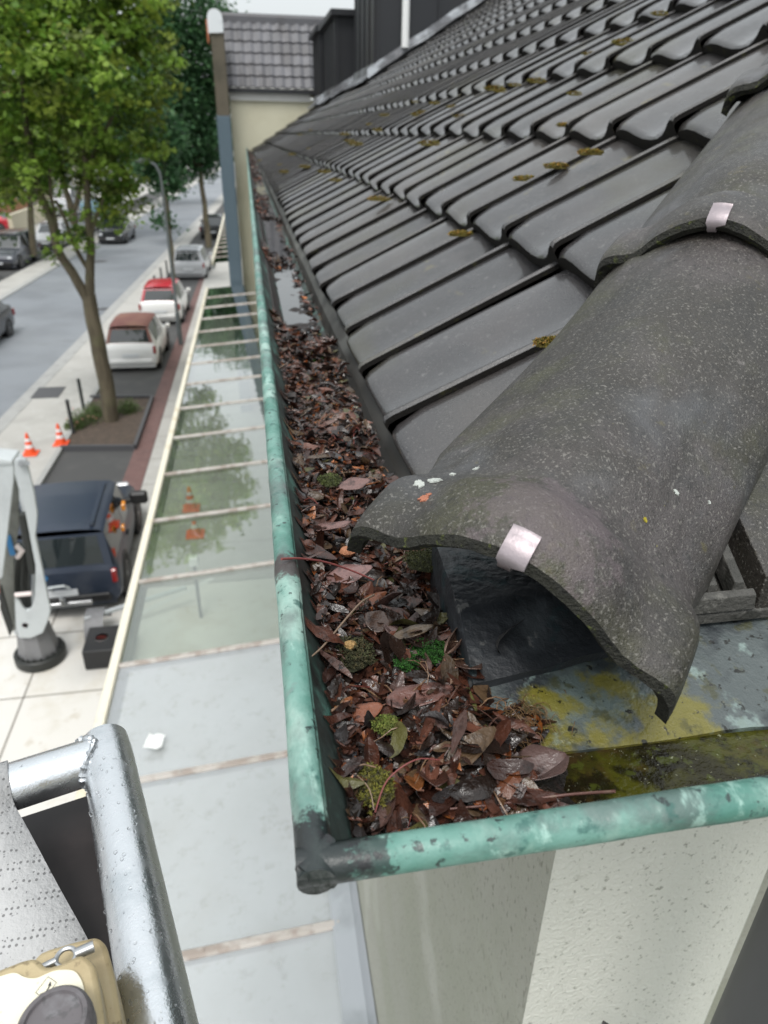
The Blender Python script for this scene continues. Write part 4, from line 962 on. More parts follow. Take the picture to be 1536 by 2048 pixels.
# ---------------------------------------------------------------- cars
def car(name, L, W, Ht, body, lab, loc, rz, kind='hatch', roofm=None, front=False, plate=True, cat='car', group='cars along the street'):
    c = empty(name, (loc[0], loc[1], loc[2] if len(loc) > 2 else 0), lab, cat, group, rz)
    h = W/2; bl = Ht*.60
    # stations from rear (y=0) to front (y=L): y, half width factor, low z, belt z, roof half width factor, roof z, cabin flag
    if kind == 'hatch':
        st = [(0.00, .86, .36, .66, .80, .70, 0), (.03, .94, .24, .80, .84, .84, 0), (.10, .98, .20, bl, .80, bl+.03, 0), (.30, 1, .18, bl+.03, .73, Ht*.95, 1), (.55, 1, .18, bl+.03, .74, Ht*.995, 1), (L*.42, 1, .18, bl, .76, Ht, 1), (L*.425+.06, 1, .18, bl, .76, Ht, 2),
              (L*.60, 1, .18, bl-.02, .74, Ht*.965, 1), (L*.75, .99, .18, bl-.05, .82, bl-.01, 0), (L*.90, .96, .18, bl-.18, .80, bl-.14, 0), (L*.97, .90, .22, bl-.33, .78, bl-.28, 0), (L, .80, .34, .58, .7, .60, 0)]
    elif kind == 'sedan':
        st = [(0.00, .86, .36, .72, .80, .76, 0), (.04, .94, .24, .88, .84, .92, 0), (.18, .98, .2, bl, .80, bl+.02, 0), (.45, 1, .18, bl+.02, .78, bl+.05, 0), (1.05, 1, .18, bl+.02, .72, Ht*.97, 1), (L*.40, 1, .18, bl, .74, Ht, 1), (L*.41+.06, 1, .18, bl, .74, Ht, 2),
              (L*.56, 1, .18, bl-.02, .72, Ht*.965, 1), (L*.72, .99, .18, bl-.06, .82, bl-.02, 0), (L*.90, .96, .18, bl-.2, .80, bl-.14, 0), (L*.97, .90, .22, bl-.34, .78, bl-.28, 0), (L, .80, .34, .58, .7, .60, 0)]
    else:  # boxy
        bl = Ht*.58
        st = [(0.00, .93, .38, .80, .90, .84, 0), (.03, .985, .28, bl-.1, .94, bl-.06, 0), (.07, 1, .26, bl, .90, bl+.02, 0), (.20, 1, .24, bl+.02, .83, Ht*.965, 1), (.42, 1, .24, bl+.02, .84, Ht*.995, 1), (L*.38, 1, .24, bl, .85, Ht, 1), (L*.38+.07, 1, .24, bl, .85, Ht, 2),
              (L*.56, 1, .24, bl-.02, .82, Ht*.97, 1), (L*.68, .99, .24, bl-.03, .88, bl+.01, 0), (L*.90, .97, .24, bl-.12, .84, bl-.08, 0), (L*.97, .93, .26, bl-.25, .82, bl-.2, 0), (L, .86, .38, .62, .8, .64, 0)]
    def sect(s_):
        y, w, zl, zb, wr, zr, fl = s_; w *= h; wr *= h
        if not fl: wr = w*.9
        return [Vector((x, y, z)) for x, z in ((w*.90, zl), (w*.985, zl+.12), (w, zl+.45*(zb-zl)), (w*.985, zb-.10), (w*.95, zb-.01), (wr+.0*h, zr-(.07 if fl else .012)), (wr*.90, zr-(.015 if fl else .003)), (wr*.55, zr+.008), (0, zr+.016))]
    B_ = MB(); GL = {1: MB(), -1: MB()}; RF = MB(); FW = MB()
    ss = [sect(s_) for s_ in st]
    for i in range(len(st)-1):
        a, b2 = ss[i], ss[i+1]; f0, f1 = st[i][6], st[i+1][6]
        for k in range(8):
            for sg in (1, -1):
                q = [Vector((v.x*sg, v.y, v.z)) for v in (a[k], a[k+1], b2[k+1], b2[k])]
                if sg < 0: q = q[::-1]
                T = B_
                if k == 4 and (f0 and f1) and not (f0 == 1 and f1 == 2): T = GL[sg]
                elif k >= 5:
                    if f0 and f1: T = RF
                    elif (f1 and not f0) or (f0 and not f1): T = FW
                T.add(q, [(0, 1, 2, 3)])
    for e, sg in ((ss[0], 1), (ss[-1], -1)):
        B_.add(e+[Vector((-v.x, v.y, v.z)) for v in e[::-1]], [tuple(range(2*len(e)))])
    B_.box((-h*.86, .12, .14), (h*.86, L-.12, .30))
    def fin(b_, nm, m_):
        o_ = b_.build(nm, m_, c, local=True); me = o_.data
        bm = bmesh.new(); bm.from_mesh(me); bmesh.ops.remove_doubles(bm, verts=bm.verts, dist=.0005); bmesh.ops.recalc_face_normals(bm, faces=bm.faces); bm.to_mesh(me); bm.free()
        me.polygons.foreach_set('use_smooth', [True]*len(me.polygons)); me.set_sharp_from_angle(angle=R(38)); return o_
    fin(B_, 'body', body); fin(GL[1], 'side_window', M['carglass']); fin(GL[-1], 'side_window', M['carglass']); fin(RF, 'roof', roofm or body)
    # front and rear screens: glass inset with a painted surround
    for i in range(len(st)-1):
        f0, f1 = st[i][6], st[i+1][6]
        if bool(f0) != bool(f1):
            a, b2 = ss[i], ss[i+1]; lo, hi = (a, b2) if f1 else (b2, a)
            v = [lo[5], hi[5], Vector((-hi[5].x, hi[5].y, hi[5].z)), Vector((-lo[5].x, lo[5].y, lo[5].z))]
            ce = sum(v, Vector())/4; nrm = (v[1]-v[0]).cross(v[2]-v[1]).normalized()
            if (nrm.y > 0) == (f1 > f0): nrm = -nrm
            top = [p for p in v]
            for p in v: pass
            inn = [ce+(p-ce)*.86+nrm*.004 for p in v]
            b_ = MB(); b_.add(inn, [(0, 1, 2, 3)]); b_.build('rear_window' if i < 5 else 'windscreen', M['carglass'], c, local=True)
            surround = roofm if (roofm and i < 5) else body
            b_ = MB()
            for k in range(4): b_.add([v[k], v[(k+1) % 4], inn[(k+1) % 4], inn[k]], [(0, 1, 2, 3)])
            b_.build('screen_frame', surround, c, local=True)
            for kk in range(5, 8): pass
    # wheels
    for wy in (L*.19, L*.80):
        for sg in (1, -1):
            rr = .31 if kind != 'box' else .35
            b_ = MB(); x0 = sg*(h-.19); x1 = sg*(h+.012)
            b_.lathe([(rr*.6, x0), (rr*.97, x0), (rr, x0+sg*.03), (rr, x1-sg*.03), (rr*.95, x1), (rr*.66, x1), (rr*.62, x1-sg*.03), (0, x1-sg*.03)], (0, wy, rr), 'X', 22)
            wh = b_.build('wheel', M['rubber'], c, local=True, smooth=True)
            b_ = MB(); b_.lathe([(rr*.64, x1-sg*.012), (rr*.6, x1-sg*.004), (rr*.5, x1-sg*.025), (rr*.15, x1-sg*.02), (rr*.12, x1-sg*.008), (0, x1-sg*.008)], (0, wy, rr), 'X', 18)
            r_ = b_.build('rim', M['rim'], None, local=True, smooth=True); r_.parent = wh
            b_ = MB(); b_.lathe([(rr+.05, sg*(h-.05)), (rr+.05, sg*(h+.002)), (rr-.01, sg*(h+.003))], (0, wy, rr), 'X', 22); a_ = b_.build('wheel_arch', M['plastic_black'], c, local=True)
    # lamps, plate, bumper strips, mirrors, handles
    for sg in (1, -1):
        b_ = MB(); b_.box((sg*h*.93-.06, -.012, .60), (sg*h*.93+.03, .10, .60+.24), bev=.02); b_.build('tail_light', M['red_lens'], c, local=True)
        b_ = MB(); b_.box((sg*h*.68-.13, L-.16, .56), (sg*h*.68+.10, L-.002, .72), bev=.03); b_.build('headlight', M['clear_lens'], c, local=True)
        b_ = MB(); b_.box((sg*(h+.10)-.08, L*.66-.05, bl-.01), (sg*(h+.10)+.08, L*.66+.06, bl+.13), bev=.03); b_.box((sg*h-.03, L*.66-.02, bl), (sg*(h+.06), L*.66+.02, bl+.04)); b_.build('mirror', body, c, local=True)
        b_ = MB(); b_.box((sg*h-.01, L*.36, bl-.14), (sg*h+.02, L*.36+.14, bl-.11)); b_.build('door_handle', M['plastic_black'] if body is not M['car_white'] else body, c, local=True)
    b_ = MB(); b_.box((-h*.80, -.03, .30), (h*.80, .06, .44), bev=.02); b_.build('rear_bumper', body if kind == 'hatch' else M['plastic_black'], c, local=True)
    b_ = MB(); b_.box((-h*.74, L-.05, .24), (h*.74, L+.025, .46), bev=.02); b_.build('grille', M['plastic_black'], c, local=True)
    b_ = MB(); b_.box((-.26, -.036, .50 if kind == 'hatch' else .46), (.26, -.02, .61 if kind == 'hatch' else .57)); b_.box((-.26, L+.026, .36), (.26, L+.036, .46)); b_.build('number_plate', M['plate'], c, local=True)
    return c
HALFPI = math.pi/2
car('parked_car', 3.55, 1.63, 1.49, M['car_white'], 'small white car with brown fabric roof parked beside the tree', (-4.02, 23.15), R(-1), roofm=M['softtop'])
car('parked_car', 3.6, 1.60, 1.50, M['car_white'], 'white hatchback with bright red roof behind the slim lamp post', (-3.76, 29.55), R(-1.5), roofm=M['car_red'])
car('parked_car', 4.0, 1.72, 1.50, M['car_silver'], 'silver grey car parked beyond the white car with red roof', (-3.36, 39.6), R(-2))
car('parked_car', 4.4, 1.80, 1.55, M['car_black'], 'dark car parked farthest ahead beside the far green canopy', (-2.8, 56), R(-2), 'sedan')
car('driving_car', 4.5, 1.85, 1.60, M['car_black'], 'black car driving towards the eye in the middle of the road', (-9.35+.1, 58.0), R(180-2.5), 'sedan')
car('driving_car', 4.6, 1.90, 1.65, M['car_black'], 'black car cut off by the left edge of the photograph', (-10.0, 29.4), R(180-2.5), 'sedan')
car('parked_car', 4.6, 1.85, 1.72, M['car_grey'], 'dark grey off-road car parked across the road, seen left of the forked tree', (-13.45, 47.8), R(180-2.5), 'box')
car('parked_car', 4.4, 1.80, 1.48, M['car_grey'], 'slate blue car at the left edge, in front of the dark off-road car', (-13.95, 41.3), R(180-2.5), 'sedan')
car('parked_car', 4.3, 1.78, 1.5, M['car_silver'], 'pale silver car parked behind the dark off-road car across the road', (-12.9, 55.6), R(180-2.5))
car('parked_car', 4.4, 1.80, 1.5, M['car_grey'], 'grey car parked behind the forked tree across the road', (-12.4, 62.5), R(180-2.5), 'sedan')
q = onz(35, 462, -H)
car('parked_car', 4.2, 1.78, 1.45, M['car_red'], 'red car parked far left near the brick building', (q.x, q.y), R(80), 'sedan')
q = onz(200, 437, -H)
car('parked_van', 5.2, 2.0, 2.3, M['car_blue'], 'pale blue van parked across the road beyond the driving car', (q.x-.6, q.y+6), R(180-2.5), 'box', cat='van', group=None)
q = onz(150, 440, -H)
car('parked_van', 5.4, 2.0, 2.4, M['car_silver'], 'light grey van parked far left behind the tree limbs', (q.x-1.5, q.y+7), R(180-2.5), 'box', cat='van', group=None)
# the navy off-roader with a bare tow hook, right below
VN = car('tow_vehicle', 3.5, 1.80, 1.52, M['car_navy'], 'navy blue off-road vehicle with tow hitch right below the canopy edge', (-3.27, 9.78), R(2.5), 'box', cat='car', group=None)
def vadd(b_, nm, m_, par=VN, **k): return b_.build(nm, m_, par, local=True, **k)
b_ = MB(); b_.tube([(.05, -.02, .42), (.05, -.16, .40), (.05, -.20, .44), (.05, -.20, .50)], .025, 10); b_.lathe([(0, .56), (.03, .55), (.035, .52), (.02, .49)], (.05, -.2, 0), n=12); b_.box((-.25, -.10, .30), (.45, -.035, .38), bev=.01); vadd(b_, 'tow_hitch', M['steel'])
b_ = MB(); b_.tube([(-.10, -.05, .60), (-.12, -.10, .68), (-.02, -.12, .70), (.10, -.10, .69), (.16, -.06, .62)], .02, 8); vadd(b_, 'tow_loop', M['lift_white'])
b_ = MB(); b_.lathe([(0, -.006), (.055, -.006), (.055, 0)], (-.18, -.006, .80), 'Y', 20); vadd(b_, 'round_sticker', M['sticker_blue'])
b_ = MB(); b_.tube([(-.55, 1.35, 1.5), (-.58, 1.33, 1.56), (-.64, 1.2, 1.80)], .008, 6); vadd(b_, 'antenna', M['plastic_black'])
b_ = MB(); b_.box((.92, 1.95, .95), (1.22, 2.10, 1.18), bev=.04); b_.box((.80, 1.98, .98), (.95, 2.05, 1.05), bev=.01); vadd(b_, 'side_mirror', M['plastic_black'])
b_ = MB(); b_.box((.88, .9, 1.00), (.93, 1.0, 1.1), bev=.01); b_.box((.87, 1.3, 1.18), (.93, 1.45, 1.3), bev=.01); vadd(b_, 'amber_marker', M['amber'])
for xr_ in (-.62, .56):
    b_ = MB(); b_.box((xr_, .25, 1.49), (xr_+.06, 1.7, 1.545)); vadd(b_, 'roof_rail', M['car_navy'])

# black case on the forecourt
p = onz(172, 1345, -H); bc = empty('black_case', (p.x, p.y, .034), 'black storage case with a round pale sticker standing on the forecourt', 'case')
b_ = MB(); b_.box((0, 0, 0), (.62, .58, .33), bev=.012); b_.build('shell', M['plastic_black'], bc, local=True)
b_ = MB(); b_.lathe([(0, .336), (.085, .336), (.085, .331)], (.22, .30, 0), n=24); s1 = b_.build('sticker', M['sticker_pale'], bc, local=True)
b_ = MB(); b_.lathe([(.066, .3375), (.085, .3375)], (.22, .30, 0), n=24); b_.box((.17, .295, .337), (.27, .305, .3385)); s2 = b_.build('sticker_ring', M['sticker_red'], None, local=True); s2.parent = s1
# fender and tow bar
q = onz(205, 1235, -H+.35); tb = empty('trailer_fender', (q.x, q.y, .034), 'grey arched trailer fender with a pale bar between navy vehicle and black case', 'trailer fender')
b_ = MB()
b_.grid([[Vector((x, -.34*math.cos(R(a)), .05+.40*math.sin(R(a)))) for x in (-.22, .05)] for a in range(5, 180, 12)]); b_.build('fender', M['lift_grey'], tb, local=True, smooth=True)
b_ = MB(); b_.box((0, -.03, -.03), (1.55, .03, .03), M=Matrix.Translation((-.22, -.12, .40)) @ Matrix.Rotation(R(24), 4, 'Z') @ Matrix.Rotation(R(0), 4, 'Y'), bev=.006); b_.build('bar', M['lift_white'], tb, local=True)

# ---------------------------------------------------------------- boom lift: turret, link arm, boom
YL = 8.95; q = onz(79, 1300, -6.62); lift = empty('boom_lift', (q.x, q.y, 0), 'light grey boom lift turret and link arm standing beside the navy vehicle', 'boom lift')
def cp4(x, y, Y=None): # crop coordinates of the close study -> point at the arm's own distance
    p_ = ony(x*.2441, 900+y*.2441, YL if Y is None else Y); return p_
c0 = Vector((q.x, q.y, -6.62))
b_ = MB(); b_.lathe([(.30, -.12), (.345, -.12), (.345, .0), (.325, .02), (.25, .02), (.25, .0)], c0, n=40)
for k in range(20):
    a = 2*math.pi*k/20; b_.lathe([(.018, .02), (.018, .05), (0, .052)], c0+Vector((.29*math.cos(a), .29*math.sin(a), 0)), n=6)
b_.tube([(c0.x, c0.y, -H+.03), (c0.x, c0.y, -6.70)], .32, 24)
b_.build('turret_ring', M['hose'], lift)
b_ = MB()
oc = lambda r, z: [Vector((c0.x+r*math.cos(R(22.5+45*k)), c0.y+r*math.sin(R(22.5+45*k)), z)) for k in range(8)]
lv = [oc(.28, -6.60), oc(.24, -6.35), oc(.21, -6.15)]
for a_, d_2 in zip(lv[:-1], lv[1:]):
    for k in range(8): b_.quad(a_[k], a_[(k+1) % 8], d_2[(k+1) % 8], d_2[k])
b_.add(lv[-1], [tuple(range(8))]); b_.build('pedestal', M['lift_grey'], lift)
arm = [(120, 80), (165, 64), (210, 75), (245, 210), (280, 350), (305, 520), (300, 610), (290, 700), (312, 810), (340, 940), (378, 1130), (415, 1320), (385, 1420), (350, 1500), (250, 1545), (150, 1540), (125, 1430), (110, 1330), (98, 1240), (95, 1165), (125, 1205), (160, 1240), (185, 1290), (215, 1318), (245, 1305), (268, 1270), (284, 1200), (290, 1100), (290, 950), (270, 850), (240, 690), (215, 560), (200, 480), (180, 400), (150, 240)]
def plate(poly, Y, th, m_, nm, root, crop=True, bev=0):
    pts = [cp4(x, y, Y) if crop else ony(x, y, Y) for x, y in poly]; n = len(pts); b_ = MB()
    bk = [p_+Vector((0, th, 0)) for p_ in pts]
    b_.add(pts+bk, [list(range(n)), [2*n-1-i for i in range(n)]]+[(i, (i+1) % n, n+(i+1) % n, n+i) for i in range(n)])
    return b_.build(nm, m_, root, bevel=bev)
plate(arm, q.y-.26, .05, M['lift_white'], 'link_arm', lift, bev=.012)
ar2 = plate([(x-30, y-25) for x, y in arm], q.y+.14, .05, M['lift_white'], 'link_arm', lift); ar2['label'] = 'rear plate of the link arm'
b_ = MB()
for k in range(7):
    a0 = cp4(150+k*16, 800+12*k, q.y-.1+.03*k); a1 = cp4(120+k*20, 1100, q.y-.05+.03*(k % 3)); a2 = cp4(180+k*12, 1290, q.y-.1)
    b_.tube(spl([a0, a1, a2], 5), .018+.004*(k % 3), 8)
b_.tube([cp4(190, 520, q.y), cp4(280, 1000, q.y-.05)], .07, 12)
b_.build('hydraulic_hoses', M['hose'], lift, smooth=True)
b_ = MB(); b_.tube([cp4(225, 110, q.y-.3), cp4(225, 110, q.y+.25)], .03, 12); b_.tube([cp4(170, 110, q.y-.32), cp4(170, 110, q.y-.2)], .035, 12); b_.build('pivot_pin', M['steel'], lift, smooth=True)
cc = cp4(205, 1435, q.y-.264)
b_ = MB(); b_.lathe([(.0, -.003), (.036, -.003), (.036, 0)], cc, 'Y', 24); st_ = b_.build('warning_sticker', M['sticker_pale'], lift)
b_ = MB(); b_.lathe([(.030, -.005), (.038, -.005)], cc, 'Y', 24); sub(b_, 'red_ring', M['sticker_red'], st_, lift)
b_ = MB(); b_.lathe([(.0, -.006), (.009, -.006)], cc, 'Y', 12); sub(b_, 'pictogram', M['ink'], st_, lift)
# the boom comes towards the platform along the left edge
YB = 7.2
plate([(-160, 90), (0, 108), (95, 92), (112, 118), (112, 250), (20, 1040), (0, 1060), (-160, 1060)], YB, .04, M['lift_white'], 'boom', lift, bev=.01)
plate([(-160, 60), (96, 84), (106, 100), (96, 118), (-160, 128)], YB-.02, .28, M['lift_white'], 'boom_collar', lift, bev=.01)
plate([(106, 180), (148, 330), (150, 430), (150, 640), (110, 900), (112, 1180), (125, 1480), (70, 1500), (0, 1250), (-20, 900)], YB+.35, .04, mat('boom_inner_grey', (.16, .165, .15), .5, layers=[((.08, .08, .07), 4, .45, .7, .6)]), 'boom_side', lift, bev=.01)
plate([(0, 1120), (100, 1470), (80, 1530), (0, 1300)], YB+.2, .06, M['hose'], 'boom_cylinder', lift)
b_ = MB(); a0 = cp4(85, 780, YB+.33); b_.box((a0.x-.03, a0.y-.01, a0.z-.13), (a0.x+.03, a0.y, a0.z+.13)); b_.build('blue_decal', M['sticker_blue'], lift)
b_ = MB(); a0 = cp4(130, 780, YB+.36); b_.tube([a0, a0+Vector((.05, 0, -.08)), a0+Vector((-.02, 0, -.16))], .03, 8); b_.build('hose_guide', M['sticker_pale'], lift); b_ = MB(); b_.tube([cp4(100, 1190, q.y-.28), cp4(260, 1175, q.y-.28)], .03, 8); b_.build('hose_bracket', M['sticker_pale'], lift)

# ---------------------------------------------------------------- work platform rail (near, lower left)
ZT = -.47; TR = .0205
A = onz(215, 1512, ZT); Bq = onz(322, 2052, ZT); dr = (Bq-A).normalized(); C_ = onz(-60, 1600, ZT); dl = (C_-A).normalized()
wp = empty('work_platform', (A.x, A.y, H-1.1), 'wet aluminium tube frame of the work platform with a grey perforated skirt', 'work platform')
b_ = MB()
n = 40
b_.tube([A+dr*t for t in [-.0185]+[.0+.5*k/n for k in range(n+1)]], TR, 40, rs=[TR*.93]+[TR*(1+.004*noise.noise(Vector((k*.5, 0, 0)))) for k in range(n+1)])
b_.lathe([(0, .004), (TR*.7, .003), (TR*.93, 0)], A-dr*.0185, n=40, M=Matrix.Rotation(0, 3, 'X') @ dr.to_track_quat('-Z', 'Y').to_matrix())
b_.build('side_tube', M['alu'], wp, smooth=True, ang=50)
b_ = MB(); b_.tube([A+dl*(.010+.5*k/n) for k in range(n+1)], TR*.94, 40); b_.build('cross_tube', M['alu'], wp, smooth=True, ang=50)
# weld seam: scalloped bead where the tubes meet
b_ = MB()
side = (dl-dr*dl.dot(dr)).normalized(); up = dr.cross(side).normalized()
if up.z < 0: up = -up
ring = []
for k in range(64):
    a = 2*math.pi*k/64; rr_ = TR*.96
    yv = rr_*math.cos(a); zv = rr_*math.sin(a)
    # cross tube meets the side tube's skin
    hx = math.sqrt(max(0, (TR*1.0)**2-zv**2))
    ring.append(A+side*(hx+.0014)+dr*(yv*.98)+up*zv)
ring.append(ring[0])
b_.tube(ring, .0022, 8, rs=[.0026+.0009*math.sin(i*2.4) for i in range(len(ring))], cap=False); b_.build('weld', M['weld'], wp, smooth=True)
# drops of rain on the tube
b_ = MB()
for _ in range(150):
    t = random.uniform(0, .30); a = random.choice([random.gauss(-.15, .5), random.uniform(-2.2, 1.2)]); r_ = random.uniform(.0005, .0016)
    d = (up*math.cos(a)-side*math.sin(a))
    P_ = A+dr*t+d*TR
    qm = d.to_track_quat('Z', 'Y').to_matrix()
    b_.lathe([(r_, -.0002), (r_*.85, r_*.35), (r_*.45, r_*.55), (0, r_*.6)], P_, n=8, M=qm)
b_.build('rain_drops', mat('drop_water', (1, 1, 1), .02, trans=1.0, ior=1.33), wp, smooth=True)
# bolt head with nut on the outside
P_ = onz(378, 1985, ZT); b_ = MB(); b_.lathe([(.012, -.02), (.012, .0), (.010, .003), (.0, .004)], P_-Vector((.006, 0, 0)), 'X', 8); b_.build('bolt', M['plastic_black'], wp)
# skirt: perforated vinyl wrapped over the cross tube and hanging towards the eye
def pz(px, py, z): return onz(px, py, z)
b_ = MB(); rows = []
tR = A+dl*.075; 
cross_up = Vector((0, 0, 1)); crs = dl.cross(cross_up).normalized()
if crs.y > 0: crs = -crs     # towards the eye
for i in range(12):
    f = i/11; row = []
    base = A+dl*(.0725+.45*f)
    for k in range(26):
        g_ = k/25
        if g_ < .35:
            a = (g_/.35)*math.pi*.62-.5; p_ = base+crs*((TR+.0012)*math.sin(a))+cross_up*((TR+.0012)*math.cos(a))
        else:
            gg = (g_-.35)/.65; a = math.pi*.62-.5; e = base+crs*((TR+.0012)*math.sin(a))+cross_up*((TR+.0012)*math.cos(a))
            p_ = e+(crs*.55+cross_up*-.16+Vector((.20, 0, 0)))*gg*.24+Vector((0, 0, .003*noise.noise(Vector((gg*3, f*3, 0)))))
        row.append(p_)
    rows.append(row)
b_.grid(rows); sk = b_.build('skirt', M['mat_vinyl'], wp, smooth=True)
so = sk.modifiers.new('t', 'SOLIDIFY'); so.thickness = .0015
# dark panel under the frame opening
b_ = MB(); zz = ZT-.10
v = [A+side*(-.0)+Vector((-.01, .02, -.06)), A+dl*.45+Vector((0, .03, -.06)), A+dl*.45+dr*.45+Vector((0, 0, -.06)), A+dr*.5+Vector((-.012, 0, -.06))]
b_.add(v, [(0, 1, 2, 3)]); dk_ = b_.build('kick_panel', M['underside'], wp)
# control box -------------------------------------------------
ZB = -.395
cb = empty('control_box', (onz(80, 2000, ZB).x, onz(80, 2000, ZB).y, H+ZB-.08), 'worn beige control box with grey rotary knob and arrow symbol', 'control box')
def poly_px(pts, z): return [(onz(x, y, z).x, onz(x, y, z).y) for x, y in pts]
def rnd(pts, n=4):
    out = []
    m_ = len(pts)
    for i in range(m_):
        a, b2, c2 = Vector(pts[i-1]), Vector(pts[i]), Vector(pts[(i+1) % m_])
        r_ = min((a-b2).length, (c2-b2).length)*.42
        p0 = b2+(a-b2).normalized()*r_; p1 = b2+(c2-b2).normalized()*r_
        for k in range(n+1):
            t = k/n; out.append(tuple(p0*(1-t)**2+b2*2*t*(1-t)+p1*t*t))
    return out
hs_ = [(-60, 1960), (45, 1918), (72, 1912), (92, 1932), (118, 1926), (165, 1903), (190, 1925), (203, 2000), (212, 2080), (220, 2250), (-60, 2300)]
b_ = MB(); b_.prism(rnd(poly_px(hs_, ZB)), ZB-.05, ZB); b_.build('housing', M['beige_plastic'], cb, bevel=.003, smooth=True, ang=30)
hs2 = [(60, 1905), (150, 1878), (195, 1868), (212, 1885), (228, 1950), (250, 2080), (262, 2250), (60, 2200)]
b_ = MB(); b_.prism(rnd(poly_px(hs2, ZB-.025)), ZB-.08, ZB-.026); b_.build('rear_housing', M['beige_plastic'], cb, bevel=.003, smooth=True, ang=30)
cvp = [(-60, 1972), (30, 1944), (50, 1956), (72, 1958), (110, 1940), (150, 1940), (166, 1965), (174, 2020), (182, 2100), (186, 2250), (-60, 2300)]
b_ = MB(); b_.prism(rnd(poly_px(cvp, ZB+.002)), ZB+.0003, ZB+.0022); cv = b_.build('cover_plate', M['cover_cream'], cb)
kc = onz(106, 2040, ZB+.016)
b_ = MB(); b_.lathe([(.0178, -.0135), (.0178, -.006), (.0172, -.002), (.0155, 0), (.0135, .0002), (.0128, -.0016), (0, -.0016)], kc, n=48); b_.build('knob', M['knob_grey'], cb, smooth=True, ang=35)
# arrow symbol: thin frame and curved arrow
b_ = MB(); zs = ZB+.0026
fr_ = [Vector((*poly_px([p_], zs)[0], zs)) for p_ in ((96, 1953), (113, 1965), (88, 1997), (71, 1985))]
def line(p0, p1, w_): 
    d = (p1-p0).normalized(); n_ = Vector((-d.y, d.x, 0))*w_; b_.add([p0+n_-d*w_, p0-n_-d*w_, p1-n_+d*w_, p1+n_+d*w_], [(0, 1, 2, 3)])
for i in range(4): line(fr_[i], fr_[(i+1) % 4], .00010)
ar = [Vector((*poly_px([p_], zs+.0001)[0], zs+.0001)) for p_ in ((81, 1988), (90, 1984), (96, 1977), (99, 1970))]
ar = spl(ar, 4)
for i in range(len(ar)-1): line(ar[i], ar[i+1], .00022)
hd_ = [Vector((*poly_px([p_], zs+.0002)[0], zs+.0002)) for p_ in ((101, 1962), (96, 1971), (102, 1972))]; b_.add(hd_, [(0, 1, 2)])
o_ = sub(b_, 'arrow_symbol', M['ink'], cv, cb)
# eye bolt between the housings
b_ = MB(); e0 = onz(132, 1915, ZB-.012)
rg = [e0+Vector((.0052*math.cos(2*math.pi*k/20), .0052*math.sin(2*math.pi*k/20), 0)) for k in range(21)]; b_.tube(rg, .0014, 8, cap=False)
b_.tube([e0+Vector((.005, .001, 0)), e0+Vector((.014, .004, 0))], .0032, 10); b_.tube([e0+Vector((-.005, -.001, 0)), e0+Vector((-.012, -.004, 0))], .0022, 10)
b_.build('eye_bolt', M['steel'], cb, smooth=True)

# ---------------------------------------------------------------- trees
def tree(name, lab, base, limbs, blobs, n, lsize, cols, cluster=9, spread=.28, group='street trees'):
    """limbs: list of (points, r0, r1); blobs: (centre, radii, weight)"""
    t = empty(name, tuple(base), lab, 'tree', group)
    b_ = MB()
    for pts, r0, r1 in limbs:
        p_ = spl([Vector(q_) for q_ in pts], 5); m_ = len(p_)
        p_ = [v_+Vector((noise.noise(v_*1.3), noise.noise(v_*1.3+Vector((9, 0, 0))), 0))*.06*min(1, i/3) for i, v_ in enumerate(p_)]
        b_.tube(p_, r0, 10, rs=[(r0+(r1-r0)*i/(m_-1))*(1+.07*noise.noise(Vector((i*.9, r0*50, 0)))) for i in range(m_)])
    b_.build('trunk', M['bark'], t, smooth=True)
    c_ = MB(); W_s = sum(w_ for _, _, w_ in blobs)
    for ce, ra, w_ in blobs:
        k = int(n*w_/W_s/cluster)
        for _ in range(k):
            d = Vector((random.gauss(0, 1), random.gauss(0, 1), random.gauss(0, 1))).normalized()*(random.uniform(.15, 1)**.45)
            cc_ = Vector((ce[0]+d.x*ra[0], ce[1]+d.y*ra[1], ce[2]+d.z*ra[2]))
            base_c = random.choice(cols); jj = random.uniform(.75, 1.25)
            dr_ = Vector((random.gauss(0, 1), random.gauss(0, 1), random.gauss(-.25, .5))).normalized()
            for _ in range(cluster):
                p_ = cc_+Vector((random.gauss(0, spread), random.gauss(0, spread), random.gauss(0, spread*.55)))+dr_*random.uniform(-.2, .2)
                s_ = lsize*random.uniform(.6, 1.3)
                m3 = Matrix.Rotation(random.uniform(0, 6.28), 3, 'Z') @ Matrix.Rotation(random.gauss(.5, .45), 3, 'X') @ Matrix.Rotation(random.gauss(0, .45), 3, 'Y')
                j2 = jj*random.uniform(.8, 1.2)
                c_.add([p_+m3 @ (Vector(v_)*s_) for v_ in ((0, -.5, 0), (.42, -.05, .08), (.25, .38, .02), (0, .62, -.05), (-.25, .38, .02), (-.42, -.05, .08))], [(0, 1, 2, 3), (0, 3, 4, 5)], 0, tuple(x*j2 for x in base_c))
    c_.build('crown', M['foliage'], t, colors=True)
    return t
YT = 18.67
def T(px, py, Y=YT): return ony(px, py, Y)
def blob(px, py, rpx, Y, dy=1.0, w_=1, asp=1.0):
    c2 = ony(px, py, Y); r_ = rpx*Y*1.05/FPX; return ((c2.x, c2.y, c2.z), (r_, r_*dy, r_*asp), w_*rpx*rpx)
lime = [(.21, .34, .055), (.27, .41, .07), (.13, .24, .04), (.34, .48, .10)]
deep = [(.055, .13, .055), (.06, .14, .06), (.035, .085, .038), (.08, .17, .07)]
olive = [(.24, .31, .05), (.07, .12, .025), (.13, .17, .04)]
